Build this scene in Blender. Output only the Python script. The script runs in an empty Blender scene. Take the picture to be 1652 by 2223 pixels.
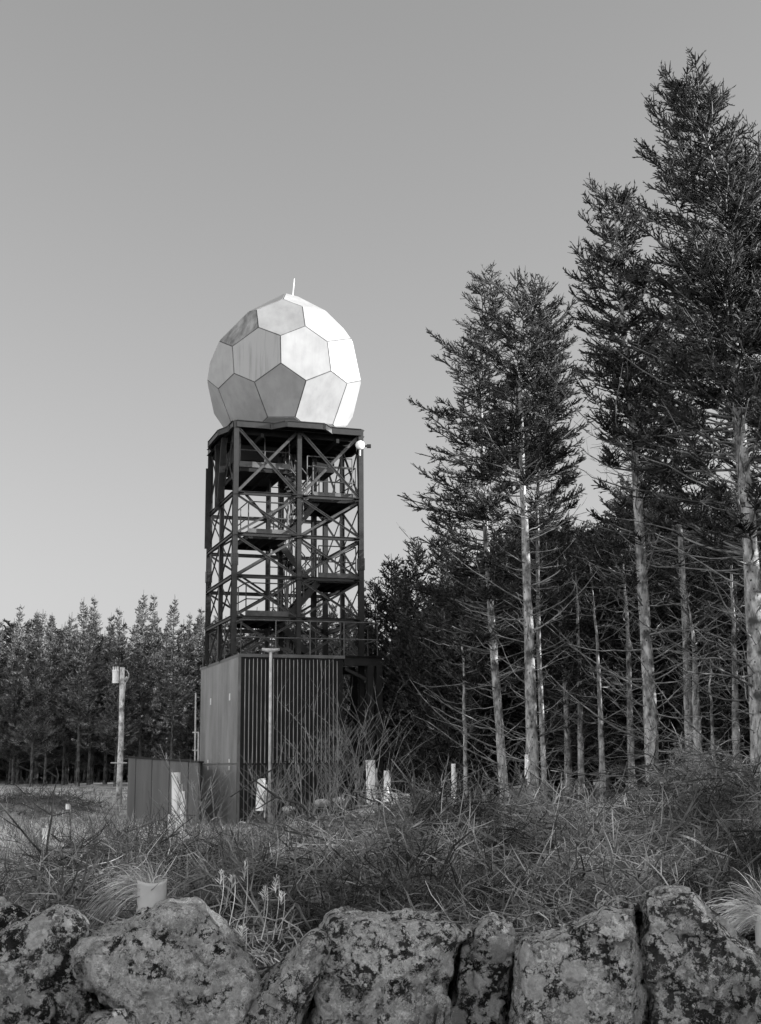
import bpy, bmesh, math, random
import numpy as np
from mathutils import Vector, Matrix, noise as mnoise

# ------------------------------------------------------------------ camera
SC = bpy.context.scene
COL = SC.collection
FD = 2856.5                       # focal length in units of a 1652 x 2223 picture
CX, CY = 826.0, 1111.5
EYE = 1.7
PITCH = math.atan(549.0/FD)
ROLL = math.radians(0.44)
fw = Vector((0, math.cos(PITCH), math.sin(PITCH)))
up0 = Vector((0, -math.sin(PITCH), math.cos(PITCH)))
rt0 = Vector((1, 0, 0))
rt = rt0*math.cos(ROLL) - up0*math.sin(ROLL)
up = up0*math.cos(ROLL) + rt0*math.sin(ROLL)
cam = bpy.data.cameras.new("camera")
camo = bpy.data.objects.new("camera", cam)
COL.objects.link(camo)
M = Matrix(((rt.x, up.x, -fw.x, 0), (rt.y, up.y, -fw.y, 0), (rt.z, up.z, -fw.z, EYE), (0, 0, 0, 1)))
camo.matrix_world = M
cam.sensor_fit = 'VERTICAL'
cam.sensor_height = 36.0
cam.lens = 36.0*FD/2223.0
cam.clip_start = 0.05
cam.clip_end = 3000
SC.camera = camo

# ------------------------------------------------------------------ world, sun
SUN_EL = math.radians(13.0)
SUN_AZ = math.radians(93.0)       # clockwise from +Y: from the right, a touch behind the camera
world = bpy.data.worlds.new("World")
SC.world = world
world.use_nodes = True
wn = world.node_tree
wn.nodes.clear()
sky = wn.nodes.new("ShaderNodeTexSky")
sky.sky_type = 'NISHITA'
sky.sun_disc = False
sky.sun_elevation = SUN_EL
sky.sun_rotation = SUN_AZ
sky.altitude = 200
sky.air_density = 1.0
sky.dust_density = 0.0
bw = wn.nodes.new("ShaderNodeVectorMath")   # monochrome film: blue-sensitive mix of the sky's colours
bw.operation = 'DOT_PRODUCT'
bw.inputs[1].default_value = (.0, .0, 1.0)
bg = wn.nodes.new("ShaderNodeBackground")
bg.inputs[1].default_value = 0.065
wo = wn.nodes.new("ShaderNodeOutputWorld")
wn.links.new(sky.outputs[0], bw.inputs[0])
pw = wn.nodes.new("ShaderNodeMath"); pw.operation = 'POWER'; pw.inputs[1].default_value = .82
wn.links.new(bw.outputs['Value'], pw.inputs[0])
# unseen sky behind the camera brightened as added fill for the shaded foreground
tcw = wn.nodes.new("ShaderNodeTexCoord")
sp_ = wn.nodes.new("ShaderNodeSeparateXYZ")
wn.links.new(tcw.outputs['Generated'], sp_.inputs[0])
mr = wn.nodes.new("ShaderNodeMapRange")
mr.interpolation_type = 'SMOOTHSTEP'
mr.inputs[1].default_value = .35; mr.inputs[2].default_value = -.6
mr.inputs[3].default_value = 1.075; mr.inputs[4].default_value = 3.95
wn.links.new(sp_.outputs['Y'], mr.inputs[0])
ml = wn.nodes.new("ShaderNodeMath"); ml.operation = 'MULTIPLY'
wn.links.new(pw.outputs[0], ml.inputs[0]); wn.links.new(mr.outputs[0], ml.inputs[1])
wn.links.new(ml.outputs[0], bg.inputs[0])
wn.links.new(bg.outputs[0], wo.inputs[0])
sl = bpy.data.lights.new("sun", 'SUN')
sl.energy = 5.0
sl.angle = math.radians(0.5)
sl.color = (1.0, 1.0, 1.0)        # the photograph is monochrome
slo = bpy.data.objects.new("sun", sl)
COL.objects.link(slo)
sdir = Vector((math.sin(SUN_AZ)*math.cos(SUN_EL), math.cos(SUN_AZ)*math.cos(SUN_EL), math.sin(SUN_EL)))
slo.rotation_euler = sdir.to_track_quat('Z', 'Y').to_euler()
slo.location = sdir*60
SC.view_settings.view_transform = 'Standard'
SC.view_settings.look = 'None'
SC.view_settings.exposure = 1.407
SC.view_settings.gamma = 1.0
SC.view_settings.use_curve_mapping = False
SC.cycles.max_bounces = 5
SC.cycles.diffuse_bounces = 3
SC.cycles.glossy_bounces = 2
SC.cycles.transparent_max_bounces = 4


def P(x, y, Y):
    """point at horizontal distance Y seen at (x, y) of the 1652 x 2223 picture"""
    r = rt*((x-CX)/FD) + up*((CY-y)/FD) + fw
    r = r*(Y/r.y)
    return Vector((r.x, r.y, r.z+EYE))


# ------------------------------------------------------------------ mesh helpers
class MB:
    def __init__(s):
        s.v = []; s.f = []; s.n = 0

    def add(s, V, F):
        V = np.asarray(V, dtype=np.float64).reshape(-1, 3)
        F = np.asarray(F, dtype=np.int64)
        s.v.append(V); s.f.append(F + s.n); s.n += len(V)
        return s

    def poly(s, V, faces):
        """faces of mixed size"""
        V = np.asarray([tuple(p) for p in V], dtype=np.float64)
        for F in faces:
            s.f.append(np.asarray([F], dtype=np.int64) + s.n)
        s.v.append(V); s.n += len(V)
        return s

    def box(s, lo, hi, fn=None):
        c = [(x, y, z) for z in (lo[2], hi[2]) for y in (lo[1], hi[1]) for x in (lo[0], hi[0])]
        if fn: c = [tuple(fn(*p)) for p in c]
        return s.add(c, [(0, 2, 3, 1), (4, 5, 7, 6), (0, 1, 5, 4), (2, 6, 7, 3), (0, 4, 6, 2), (1, 3, 7, 5)])

    def bar(s, p, q, w, h, upv=(0, 0, 1)):
        p = Vector(p); q = Vector(q); d = (q-p).normalized()
        u = Vector(upv)
        if abs(d.dot(u)) > .95: u = Vector((0, 1, 0))
        a = d.cross(u).normalized()*w/2
        b = a.cross(d).normalized()*h/2
        c = [p-a-b, p+a-b, p-a+b, p+a+b, q-a-b, q+a-b, q-a+b, q+a+b]
        return s.add([tuple(k) for k in c], [(0, 2, 3, 1), (4, 5, 7, 6), (0, 1, 5, 4), (2, 6, 7, 3), (0, 4, 6, 2), (1, 3, 7, 5)])

    def ibeam(s, p, q, w, h, side, t=.014):
        """I section from p to q, flanges along `side`"""
        p = Vector(p); q = Vector(q); d = (q-p).normalized()
        a = Vector(side).normalized()
        b = d.cross(a).normalized()
        s.bar(p+b*(h/2-t/2), q+b*(h/2-t/2), w, t, b)
        s.bar(p-b*(h/2-t/2), q-b*(h/2-t/2), w, t, b)
        s.bar(p, q, t, h-2*t-.002, b)
        return s

    def tube(s, pts, r, sides=8, cap=True):
        pts = np.asarray([tuple(p) for p in pts], dtype=np.float64)
        k = len(pts)
        R = np.broadcast_to(np.asarray(r, dtype=np.float64), (k,))
        V, F = tubes(pts[None], R[None], sides)
        s.add(V, F)
        if cap:
            n0 = s.n - k*sides
            s.f.append(np.asarray([[n0+i for i in range(sides)][::-1]]))
            s.f.append(np.asarray([[n0+(k-1)*sides+i for i in range(sides)]]))
        return s

    def mesh(s, name, mat, smooth=False):
        me = bpy.data.meshes.new(name)
        V = np.concatenate(s.v)
        sizes = np.concatenate([np.full(len(f), f.shape[1]) for f in s.f])
        idx = np.concatenate([f.ravel() for f in s.f])
        me.vertices.add(len(V)); me.vertices.foreach_set("co", V.ravel().astype(np.float32))
        me.loops.add(len(idx)); me.loops.foreach_set("vertex_index", idx.astype(np.int32))
        me.polygons.add(len(sizes))
        st = np.concatenate([[0], np.cumsum(sizes)[:-1]])
        me.polygons.foreach_set("loop_start", st.astype(np.int32))
        me.polygons.foreach_set("loop_total", sizes.astype(np.int32))
        me.polygons.foreach_set("use_smooth", np.full(len(sizes), bool(smooth)))
        me.update(calc_edges=True)
        me.materials.append(mat)
        return me

    def build(s, name, mat, parent=None, smooth=False, loc=None):
        """vertices are in world coordinates; the object's origin is put at the parent's (or at loc)"""
        o = bpy.data.objects.new(name, None) if False else None
        off = Vector((0, 0, 0))
        if parent is not None: off = wloc(parent)
        elif loc is not None: off = Vector(loc)
        s.v = [v - np.asarray(tuple(off)) for v in s.v]
        me = s.mesh(name, mat, smooth)
        o = bpy.data.objects.new(name, me)
        COL.objects.link(o)
        if parent is not None: o.parent = parent
        else: o.location = off
        return o


def wloc(o):
    v = Vector((0, 0, 0))
    while o is not None:
        v += Vector(o.location); o = o.parent
    return v


def tubes(Pt, R, sides=3):
    Pt = np.asarray(Pt); n, k, _ = Pt.shape
    d = Pt[:, -1]-Pt[:, 0]
    d /= np.linalg.norm(d, axis=1, keepdims=True)+1e-9
    ref = np.where((np.abs(d[:, 2]) > .9)[:, None], np.array([[1., 0, 0]]), np.array([[0, 0, 1.]]))
    a = np.cross(d, ref); a /= np.linalg.norm(a, axis=1, keepdims=True)+1e-9
    b = np.cross(d, a)
    th = np.arange(sides)*2*np.pi/sides
    off = a[:, None, :]*np.cos(th)[None, :, None] + b[:, None, :]*np.sin(th)[None, :, None]
    V = Pt[:, :, None, :] + off[:, None, :, :]*R[:, :, None, None]
    V = V.reshape(-1, 3)
    i = np.arange(k-1)[:, None]*sides
    j = np.arange(sides)[None, :]
    j2 = (j+1) % sides
    q = np.stack([i+j, i+j2, i+sides+j2, i+sides+j], -1).reshape(-1, 4)
    F = (q[None]+(np.arange(n)*k*sides)[:, None, None]).reshape(-1, 4)
    return V, F


def ribbons(Pt, W, S):
    """flat strips: Pt (n,k,3), W (n,k), S (n,3) side vector"""
    n, k, _ = Pt.shape
    V = np.stack([Pt-S[:, None]*W[:, :, None], Pt+S[:, None]*W[:, :, None]], 2).reshape(-1, 3)
    i = np.arange(k-1)*2
    q = np.stack([i, i+1, i+3, i+2], -1)
    F = (q[None]+(np.arange(n)*k*2)[:, None, None]).reshape(-1, 4)
    return V, F


def tag(o, label=None, cat=None, group=None, kind=None):
    if label: o['label'] = label
    if cat: o['category'] = cat
    if group: o['group'] = group
    if kind: o['kind'] = kind
    return o


def empty(name, loc, label=None, cat=None, group=None):
    o = bpy.data.objects.new(name, None)
    o.empty_display_size = .2
    o.location = loc
    COL.objects.link(o)
    return tag(o, label, cat, group)


# ------------------------------------------------------------------ materials (all grey: the photograph is monochrome)
def nodes_of(name):
    m = bpy.data.materials.new(name); m.use_nodes = True
    nt = m.node_tree; nt.nodes.clear()
    out = nt.nodes.new("ShaderNodeOutputMaterial")
    b = nt.nodes.new("ShaderNodeBsdfPrincipled")
    nt.links.new(b.outputs[0], out.inputs[0])
    return m, nt, b


def N(nt, t, **kw):
    n = nt.nodes.new(t)
    for k, v in kw.items():
        if k in n.inputs: n.inputs[k].default_value = v
        else: setattr(n, k, v)
    return n


def ramp(nt, src, stops):
    r = nt.nodes.new("ShaderNodeValToRGB")
    e = r.color_ramp.elements
    while len(e) < len(stops): e.new(.5)
    for i, (p, v) in enumerate(stops):
        e[i].position = p; e[i].color = (v, v, v, 1)
    nt.links.new(src, r.inputs[0])
    return r.outputs[0]


def math_(nt, op, a, b=None):
    m = nt.nodes.new("ShaderNodeMath"); m.operation = op
    for i, x in enumerate((a, b)):
        if x is None: continue
        if isinstance(x, (int, float)): m.inputs[i].default_value = x
        else: nt.links.new(x, m.inputs[i])
    return m.outputs[0]


def mixc(nt, f, a, b):
    m = nt.nodes.new("ShaderNodeMix"); m.data_type = 'RGBA'
    for i, x in ((0, f), (6, a), (7, b)):
        if isinstance(x, (int, float)):
            m.inputs[i].default_value = x if i == 0 else (x, x, x, 1)
        else: nt.links.new(x, m.inputs[i])
    return m.outputs[2]


def gmat(name, lo, hi, rough=.8, scale=6., detail=5, bump=0., bscale=None, island=0., spec=.3, metal=0., stretch=None, pos=(.35, .65), trans=0.):
    m, nt, b = nodes_of(name)
    tc = N(nt, "ShaderNodeTexCoord")
    mp = N(nt, "ShaderNodeMapping")
    if stretch: mp.inputs['Scale'].default_value = stretch
    nt.links.new(tc.outputs['Object'], mp.inputs[0])
    nz = N(nt, "ShaderNodeTexNoise", Scale=scale, Detail=detail, Roughness=.6)
    nt.links.new(mp.outputs[0], nz.inputs[0])
    c = ramp(nt, nz.outputs[0], [(pos[0], lo), (pos[1], hi)])
    if island:
        g = N(nt, "ShaderNodeNewGeometry")
        k = math_(nt, 'ADD', math_(nt, 'MULTIPLY', g.outputs['Random Per Island'], 2*island), 1-island)
        c = mixc(nt, 1.0, c, c)
        vm = N(nt, "ShaderNodeVectorMath", operation='SCALE')
        nt.links.new(c, vm.inputs[0]); nt.links.new(k, vm.inputs['Scale'])
        c = vm.outputs[0]
    nt.links.new(c, b.inputs['Base Color'])
    b.inputs['Roughness'].default_value = rough
    b.inputs['Specular IOR Level'].default_value = spec
    b.inputs['Metallic'].default_value = metal
    if trans:
        b.inputs['Subsurface Weight'].default_value = 0
        out = [n for n in nt.nodes if n.type == 'OUTPUT_MATERIAL'][0]
        tr = N(nt, "ShaderNodeBsdfTranslucent")
        nt.links.new(c, tr.inputs[0])
        ms = N(nt, "ShaderNodeMixShader"); ms.inputs[0].default_value = trans
        nt.links.new(b.outputs[0], ms.inputs[1]); nt.links.new(tr.outputs[0], ms.inputs[2])
        nt.links.new(ms.outputs[0], out.inputs[0])
    if bump:
        n2 = N(nt, "ShaderNodeTexNoise", Scale=bscale or scale*4, Detail=4)
        nt.links.new(mp.outputs[0], n2.inputs[0])
        bp = N(nt, "ShaderNodeBump", Strength=1.0, Distance=bump)
        nt.links.new(n2.outputs[0], bp.inputs['Height'])
        nt.links.new(bp.outputs[0], b.inputs['Normal'])
    return m


M_steel = gmat('painted_steel', .005, .014, rough=.42, scale=5, bump=.0006, bscale=60, spec=.5)
M_brace = gmat('brace_steel', .02, .055, rough=.5, scale=5, spec=.5)
M_rail = gmat('rail_steel', .05, .10, rough=.5, scale=5, spec=.5)
M_deck = gmat('deck_underside', .004, .012, rough=.7, scale=2)
M_landing = gmat('landing_edge', .07, .13, rough=.6, scale=5)
M_galv = gmat('galvanised', .35, .55, rough=.5, scale=7, spec=.5)
M_white = gmat('white_enamel', .75, .85, rough=.35, scale=3, spec=.5)
M_trunk = None
M_soil = gmat('soil', .01, .04, rough=.95, scale=3, bump=.02, bscale=20)
M_tube = gmat('shelter_plastic', .72, .9, rough=.5, scale=3, stretch=(1, 1, .4), trans=.1, bump=.003, bscale=20)
M_guard = gmat('guard_plastic', .42, .52, rough=.45, scale=5, trans=.15, bump=.004, bscale=4)
M_grass = gmat('dry_grass', .07, .38, rough=.8, scale=.7, island=.45, trans=.3)
M_grass_light = gmat('pale_grass', .36, .82, rough=.7, scale=3, island=.5, trans=.3)
M_tuft = gmat('tuft_grass', .24, .62, rough=.75, scale=5, island=.6, trans=.3)
M_brash = gmat('brash_twigs', .012, .29, rough=.75, scale=.8, island=.8, pos=(.40, .64))
M_brash_dark = gmat('brash_logs', .03, .16, rough=.8, scale=2, island=.6)
M_sap = gmat('sapling_bark', .08, .26, rough=.7, scale=8)
M_sap_dark = gmat('dark_sapling_bark', .015, .05, rough=.7, scale=8)
M_needle = gmat('spruce_needles', .010, .10, rough=.55, scale=1.3, island=.8, trans=.25)
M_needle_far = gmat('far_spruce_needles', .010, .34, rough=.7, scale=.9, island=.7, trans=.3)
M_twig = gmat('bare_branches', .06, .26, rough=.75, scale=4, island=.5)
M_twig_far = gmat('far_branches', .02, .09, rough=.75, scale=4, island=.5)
M_wire = gmat('cable', .1, .2, rough=.5, scale=5)
M_rock = gmat('pale_rock', .22, .5, rough=.9, scale=9, bump=.01)
M_lamp = gmat('grey_can', .65, .85, rough=.4, scale=6, spec=.5)


def bark(name, base, light):
    m, nt, b = nodes_of(name)
    tc = N(nt, "ShaderNodeTexCoord")
    mp = N(nt, "ShaderNodeMapping"); mp.inputs['Scale'].default_value = (1, 1, .35)
    nt.links.new(tc.outputs['Object'], mp.inputs[0])
    n1 = N(nt, "ShaderNodeTexNoise", Scale=9., Detail=7, Roughness=.65)
    nt.links.new(mp.outputs[0], n1.inputs[0])
    c = ramp(nt, n1.outputs[0], [(.36, base), (.5, (base+light)/2), (.64, light)])
    mp2 = N(nt, "ShaderNodeMapping"); mp2.inputs['Scale'].default_value = (2.2, 2.2, 1.6)
    nt.links.new(tc.outputs['Object'], mp2.inputs[0])
    n2 = N(nt, "ShaderNodeTexNoise", Scale=2.2, Detail=3)
    nt.links.new(mp2.outputs[0], n2.inputs[0])
    f = ramp(nt, n2.outputs[0], [(.34, 0), (.52, 1)])
    c = mixc(nt, f, base*.5, c)
    v = N(nt, "ShaderNodeTexVoronoi", Scale=5.)
    nt.links.new(mp2.outputs[0], v.inputs[0])
    f2 = ramp(nt, v.outputs['Distance'], [(.10, 1), (.2, 0)])
    c = mixc(nt, f2, c, base*.2)
    nt.links.new(c, b.inputs['Base Color'])
    b.inputs['Roughness'].default_value = .85
    b.inputs['Specular IOR Level'].default_value = .2
    bp = N(nt, "ShaderNodeBump", Strength=1.0, Distance=.02)
    n3 = N(nt, "ShaderNodeTexNoise", Scale=28., Detail=5)
    nt.links.new(mp.outputs[0], n3.inputs[0])
    nt.links.new(n3.outputs[0], bp.inputs['Height'])
    nt.links.new(bp.outputs[0], b.inputs['Normal'])
    return m


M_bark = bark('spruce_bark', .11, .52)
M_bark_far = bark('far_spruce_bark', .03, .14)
M_polewood = bark('pole_wood', .35, .8)


def lichen_stone(name, seed, cover, base=.05, pale=.5):
    base *= 2.4; pale = min(.92, pale*2.2)
    m, nt, b = nodes_of(name)
    tc = N(nt, "ShaderNodeTexCoord")
    mp = N(nt, "ShaderNodeMapping"); mp.inputs['Location'].default_value = (seed*7.3, seed*3.1, seed*5.7)
    nt.links.new(tc.outputs['Object'], mp.inputs[0])

    def warp(src, scale, amt, det=5):
        nw = N(nt, "ShaderNodeTexNoise", Scale=scale, Detail=det, Roughness=.75)
        nt.links.new(mp.outputs[0], nw.inputs[0])
        vm = N(nt, "ShaderNodeVectorMath", operation='MULTIPLY_ADD')
        nt.links.new(nw.outputs['Color'], vm.inputs[0])
        vm.inputs[1].default_value = (amt, amt, amt)
        nt.links.new(src, vm.inputs[2])
        return vm.outputs[0]
    W = warp(mp.outputs[0], 30., .05)

    def noise(s, d=6, r=.6, src=None):
        n = N(nt, "ShaderNodeTexNoise", Scale=s, Detail=d, Roughness=r)
        nt.links.new(src or W, n.inputs[0]); return n.outputs[0]
    fine = noise(170, 5, .8)
    c = ramp(nt, noise(11, 8, .7), [(.38, base*.10), (.48, base*.45), (.57, base*1.2), (.67, base*2.6)])
    h = math_(nt, 'MULTIPLY', noise(45, 7, .75), 1.5)
    # crusty grey lichen sheets at two scales, ragged edges
    for (sc, th, lv, hh) in ((11., .545-cover*.06, .46, .35), (24., .55-cover*.06, .95, .35), (55., .575-cover*.06, 1.0, .3)):
        n_ = noise(sc, 9, .72)
        f = ramp(nt, n_, [(th, 0), (th+.014, 1)])
        rim = ramp(nt, n_, [(th-.03, 1), (th, .22), (th+.015, 1)])
        tone = ramp(nt, fine, [(.36, pale*lv*.40), (.62, min(.95, pale*lv*1.25))])
        mm = N(nt, "ShaderNodeVectorMath", operation='MULTIPLY')
        nt.links.new(c, mm.inputs[0]); nt.links.new(rim, mm.inputs[1])
        c = mixc(nt, f, mm.outputs[0], tone)
        h = math_(nt, 'ADD', h, math_(nt, 'MULTIPLY', f, hh))
    # bare dark breaks
    a3 = ramp(nt, noise(9, 9, .75), [(.57, 0), (.585, 1)])
    c = mixc(nt, a3, c, base*.22)
    h = math_(nt, 'SUBTRACT', h, math_(nt, 'MULTIPLY', a3, .4))
    # rosettes
    for s_, th, lv in ((10., .30, .92), (24., .32, 1.0), (55., .34, 1.1)):
        v = N(nt, "ShaderNodeTexVoronoi", Scale=s_, Randomness=1.)
        nt.links.new(W, v.inputs[0])
        rr = N(nt, "ShaderNodeSeparateColor"); nt.links.new(v.outputs['Color'], rr.inputs[0])
        pick = ramp(nt, rr.outputs[0], [(.60-cover*.24, 0), (.61-cover*.24, 1)])
        disc = ramp(nt, v.outputs['Distance'], [(th*.85, 1), (th, 0)])
        fac = math_(nt, 'MULTIPLY', pick, disc)
        tone = ramp(nt, rr.outputs[1], [(0, pale*lv*.6), (1, min(.92, pale*lv))])
        tex = ramp(nt, fine, [(.35, .55), (.62, 1.1)])
        mm = N(nt, "ShaderNodeVectorMath", operation='MULTIPLY')
        nt.links.new(tone, mm.inputs[0]); nt.links.new(tex, mm.inputs[1])
        c = mixc(nt, fac, c, mm.outputs[0])
        h = math_(nt, 'ADD', h, math_(nt, 'MULTIPLY', fac, .35))
    nt.links.new(c, b.inputs['Base Color'])
    b.inputs['Roughness'].default_value = .92
    b.inputs['Specular IOR Level'].default_value = .15
    h = math_(nt, 'ADD', h, math_(nt, 'MULTIPLY', fine, .8))
    h = math_(nt, 'ADD', h, math_(nt, 'MULTIPLY', noise(18, 6, .7), 1.6))
    bp = N(nt, "ShaderNodeBump", Strength=1.0, Distance=.014)
    nt.links.new(h, bp.inputs['Height'])
    nt.links.new(bp.outputs[0], b.inputs['Normal'])
    return m


# ------------------------------------------------------------------ terrain
def sstep(a, b, x):
    t = np.clip((x-a)/(b-a), 0, 1); return t*t*(3-2*t)


def gz(x, y):
    x = np.asarray(x, dtype=float); y = np.asarray(y, dtype=float)
    z = .3 - .62*sstep(27, 43, y)*sstep(9, 2, x) + 1.15*sstep(44, 66, y)*sstep(-2, -9, x)
    z = z + .38*sstep(18, 30, y)*sstep(1.5, 5, x)
    z = z + .10*np.sin(x*.9+1.3*np.sin(y*.31))*np.cos(y*.47) * sstep(6, 12, y) * (1-.6*sstep(30, 40, y))
    # brash windrow: raised bank of soil and branches
    cr = mound(x, y)
    # small dark hump on the far left
    z = z + .75*np.exp(-((x+13.2)/2.6)**2-((y-50)/2.4)**2)
    return z+cr


def mound(x, y):
    cy = 14.5 + .10*np.clip(x, -3, 8)
    h = .24*sstep(-3.8, -2.4, x) + .30*sstep(-2.3, -1.0, x) + .16*sstep(-1.6, 0, x) + .30*sstep(.5, 2.6, x)-.16*sstep(3.2, 5.5, x)
    wob = .8+.25*np.sin(x*1.9+.6)+.12*np.sin(x*4.3)
    near = np.exp(-((y-cy)/4.0)**2); far = np.exp(-((y-cy)/2.2)**2)
    return h*wob*np.where(y < cy, near, far)


def ground_mat():
    m, nt, b = nodes_of('ground_cover')
    tc = N(nt, "ShaderNodeTexCoord")
    at = N(nt, "ShaderNodeAttribute", attribute_name='thatch')
    n1 = N(nt, "ShaderNodeTexNoise", Scale=1.1, Detail=9, Roughness=.7)
    nt.links.new(tc.outputs['Object'], n1.inputs[0])
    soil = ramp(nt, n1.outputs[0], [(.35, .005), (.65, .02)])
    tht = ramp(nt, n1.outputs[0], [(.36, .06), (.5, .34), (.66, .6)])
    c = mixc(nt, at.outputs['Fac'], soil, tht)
    nt.links.new(c, b.inputs['Base Color']); b.inputs['Roughness'].default_value = .95
    n2 = N(nt, "ShaderNodeTexNoise", Scale=14., Detail=6)
    nt.links.new(tc.outputs['Object'], n2.inputs[0])
    bp = N(nt, "ShaderNodeBump", Strength=1.0, Distance=.06)
    nt.links.new(n2.outputs[0], bp.inputs['Height']); nt.links.new(bp.outputs[0], b.inputs['Normal'])
    return m


M_ground = ground_mat()


def bzone(x, y):
    """1 inside the heap of brash"""
    w = .35*np.sin(y*1.3)+.25*np.sin(x*2.1+y)
    return sstep(-4.0, -3.0, x+w+.08*(y-12))*(1-sstep(15.8+.05*x, 17.6, y+w))*sstep(8.2, 9.4, y)


def make_ground():
    xs = np.concatenate([np.linspace(-400, -40, 12), np.linspace(-36, 36, 181), np.linspace(40, 400, 12)])
    ys = np.concatenate([np.linspace(-60, -4, 6), np.linspace(-2, 60, 187), np.linspace(62, 140, 30), np.linspace(160, 900, 10)])
    X, Y = np.meshgrid(xs, ys)
    Z = gz(X, Y)
    V = np.stack([X, Y, Z], -1).reshape(-1, 3)
    nx, ny = len(xs), len(ys)
    i = (np.arange(ny-1)[:, None]*nx+np.arange(nx-1)[None]).ravel()
    m = MB().add(V, np.stack([i, i+1, i+nx+1, i+nx], -1))
    o = m.build('ground', M_ground, smooth=True)
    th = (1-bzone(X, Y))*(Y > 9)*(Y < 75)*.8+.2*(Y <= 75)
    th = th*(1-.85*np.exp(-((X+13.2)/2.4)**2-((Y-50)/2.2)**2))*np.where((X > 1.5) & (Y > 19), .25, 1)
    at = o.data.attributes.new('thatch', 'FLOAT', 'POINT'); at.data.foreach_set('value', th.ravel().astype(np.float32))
    tag(o, kind='structure')


make_ground()


def gzs(x, y): return float(gz(x, y))


# ------------------------------------------------------------------ tower
YAW = math.radians(18.5)
ex = Vector((math.cos(YAW), math.sin(YAW), 0)); ey = Vector((-math.sin(YAW), math.cos(YAW), 0))
A0 = P(508.5, 1250, 42.0); A0.z = 0
TW = 4.28


def L(a, e, z): return A0 + ex*a + ey*e + Vector((0, 0, z))


def zA(y, D=42.0): return P(514, y, D).z


Z_TOP, Z_TB = zA(913), zA(928)
ZL = [zA(1070), zA(1159), zA(1250.5), zA(1340), zA(1419.5)]
Z_ROOF = ZL[4]
tower = empty('radar_tower', L(TW/2, TW/2, Z_ROOF-.3),
              'dark steel lattice tower with zigzag stairs carrying the white faceted dome', 'tower')


def part(m, name, mat, parent=tower, **k): return m.build(name, mat, parent, **k)


# legs : four corners and the middle of every side
Z0 = Z_ROOF-3.2
for a, e, w in ((0, 0, .17), (TW, 0, .17), (0, TW, .17), (TW, TW, .17), (TW/2, 0, .15), (0, TW/2, .14), (TW, TW/2, .14), (TW/2, TW, .15)):
    mid = w < .16
    zt = Z_TOP if not mid else Z_TB-.02
    m = MB().ibeam(L(a, e, Z0 if (a, e) == (TW, 0) else Z_ROOF), L(a, e, zt), w, w, ex if e in (0, TW) else ey)
    if not mid:   # splice plates
        for zz in (ZL[2]+.55, ):
            m.box((a-w/2-.02, e-w/2-.02, zz-.2), (a+w/2+.02, e+w/2+.02, zz+.2), L)
            for k in range(5):
                for sx in (-.05, .05):
                    m.box((a+sx-.012, e-w/2-.04, zz-.17+k*.08), (a+sx+.012, e-w/2-.019, zz-.145+k*.08), L)
    part(m, 'leg', M_steel)
# inner shaft columns
for a, e in ((2.16, 2.5), (3.35, 2.5)):
    part(MB().ibeam(L(a, e, Z_ROOF), L(a, e, Z_TB), .17, .17, ex), 'column', M_steel)

sides = [((0, 0), (TW, 0), -ey), ((0, TW), (TW, TW), ey), ((0, 0), (0, TW), -ex), ((TW, 0), (TW, TW), ex)]
levels = [Z_TB] + ZL
for si, (p, q, nrm) in enumerate(sides):
    long_ = Vector((q[0]-p[0], q[1]-p[1], 0))
    for z in ZL[:4]:
        a = Vector((p[0], p[1], 0)); b = Vector((q[0], q[1], 0)); dd = (b-a).normalized()*.09
        pa, pb = a+dd, b-dd
        off = nrm*.0
        bm_ = MB().ibeam(L(pa.x, pa.y, z)+nrm*.06, L(pb.x, pb.y, z)+nrm*.06, .10, .12, nrm)
        for t_ in ((.04, .455, .545, .96) if si == 0 else ()):      # gusset plates with bolt heads
            g_ = a.lerp(b, t_); u_ = (b-a).normalized()
            g0 = L(g_.x, g_.y, z)+nrm*.118
            uw = ex*u_.x+ey*u_.y
            bm_.bar(g0-uw*.09, g0+uw*.09, .012, .26, nrm.cross(Vector((0, 0, 1))))
            for k_ in range(3):
                q_ = g0+nrm*.010+Vector((0, 0, -.08+.08*k_))
                bm_.bar(q_-uw*.012, q_+uw*.012, .02, .024)
        part(bm_, 'beam', M_steel)
    for bi in range(5):
        zt = levels[bi]-(.02 if bi == 0 else .08); zb = levels[bi+1]+.08
        if bi == 4: zb = levels[5]-.1
        for h in range(2):
            a = Vector((p[0], p[1], 0))+long_*(h*.5); b = a+long_*.5
            dd = long_.normalized()*.08
            a2, b2 = a+dd, b-dd
            w = (.10 if si != 2 else .075) if bi == 0 else (.075 if si != 2 else .05)
            o1, o2 = nrm*.03, nrm*-.03
            for (s0, s1, o) in ((a2, b2, o1), (b2, a2, o2)):
                m = MB().bar(L(s0.x, s0.y, zt)+o, L(s1.x, s1.y, zb)+o, .012, w, nrm.cross(Vector((0, 0, 1))))
                m.bar(L(s0.x, s0.y, zt)+o+nrm*.02+Vector((0, 0, w*.42)), L(s1.x, s1.y, zb)+o+nrm*.02+Vector((0, 0, w*.42)), .03, .012, (0, 0, 1))
                part(m, 'brace', M_brace if si in (0, 2) else M_steel)

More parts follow.
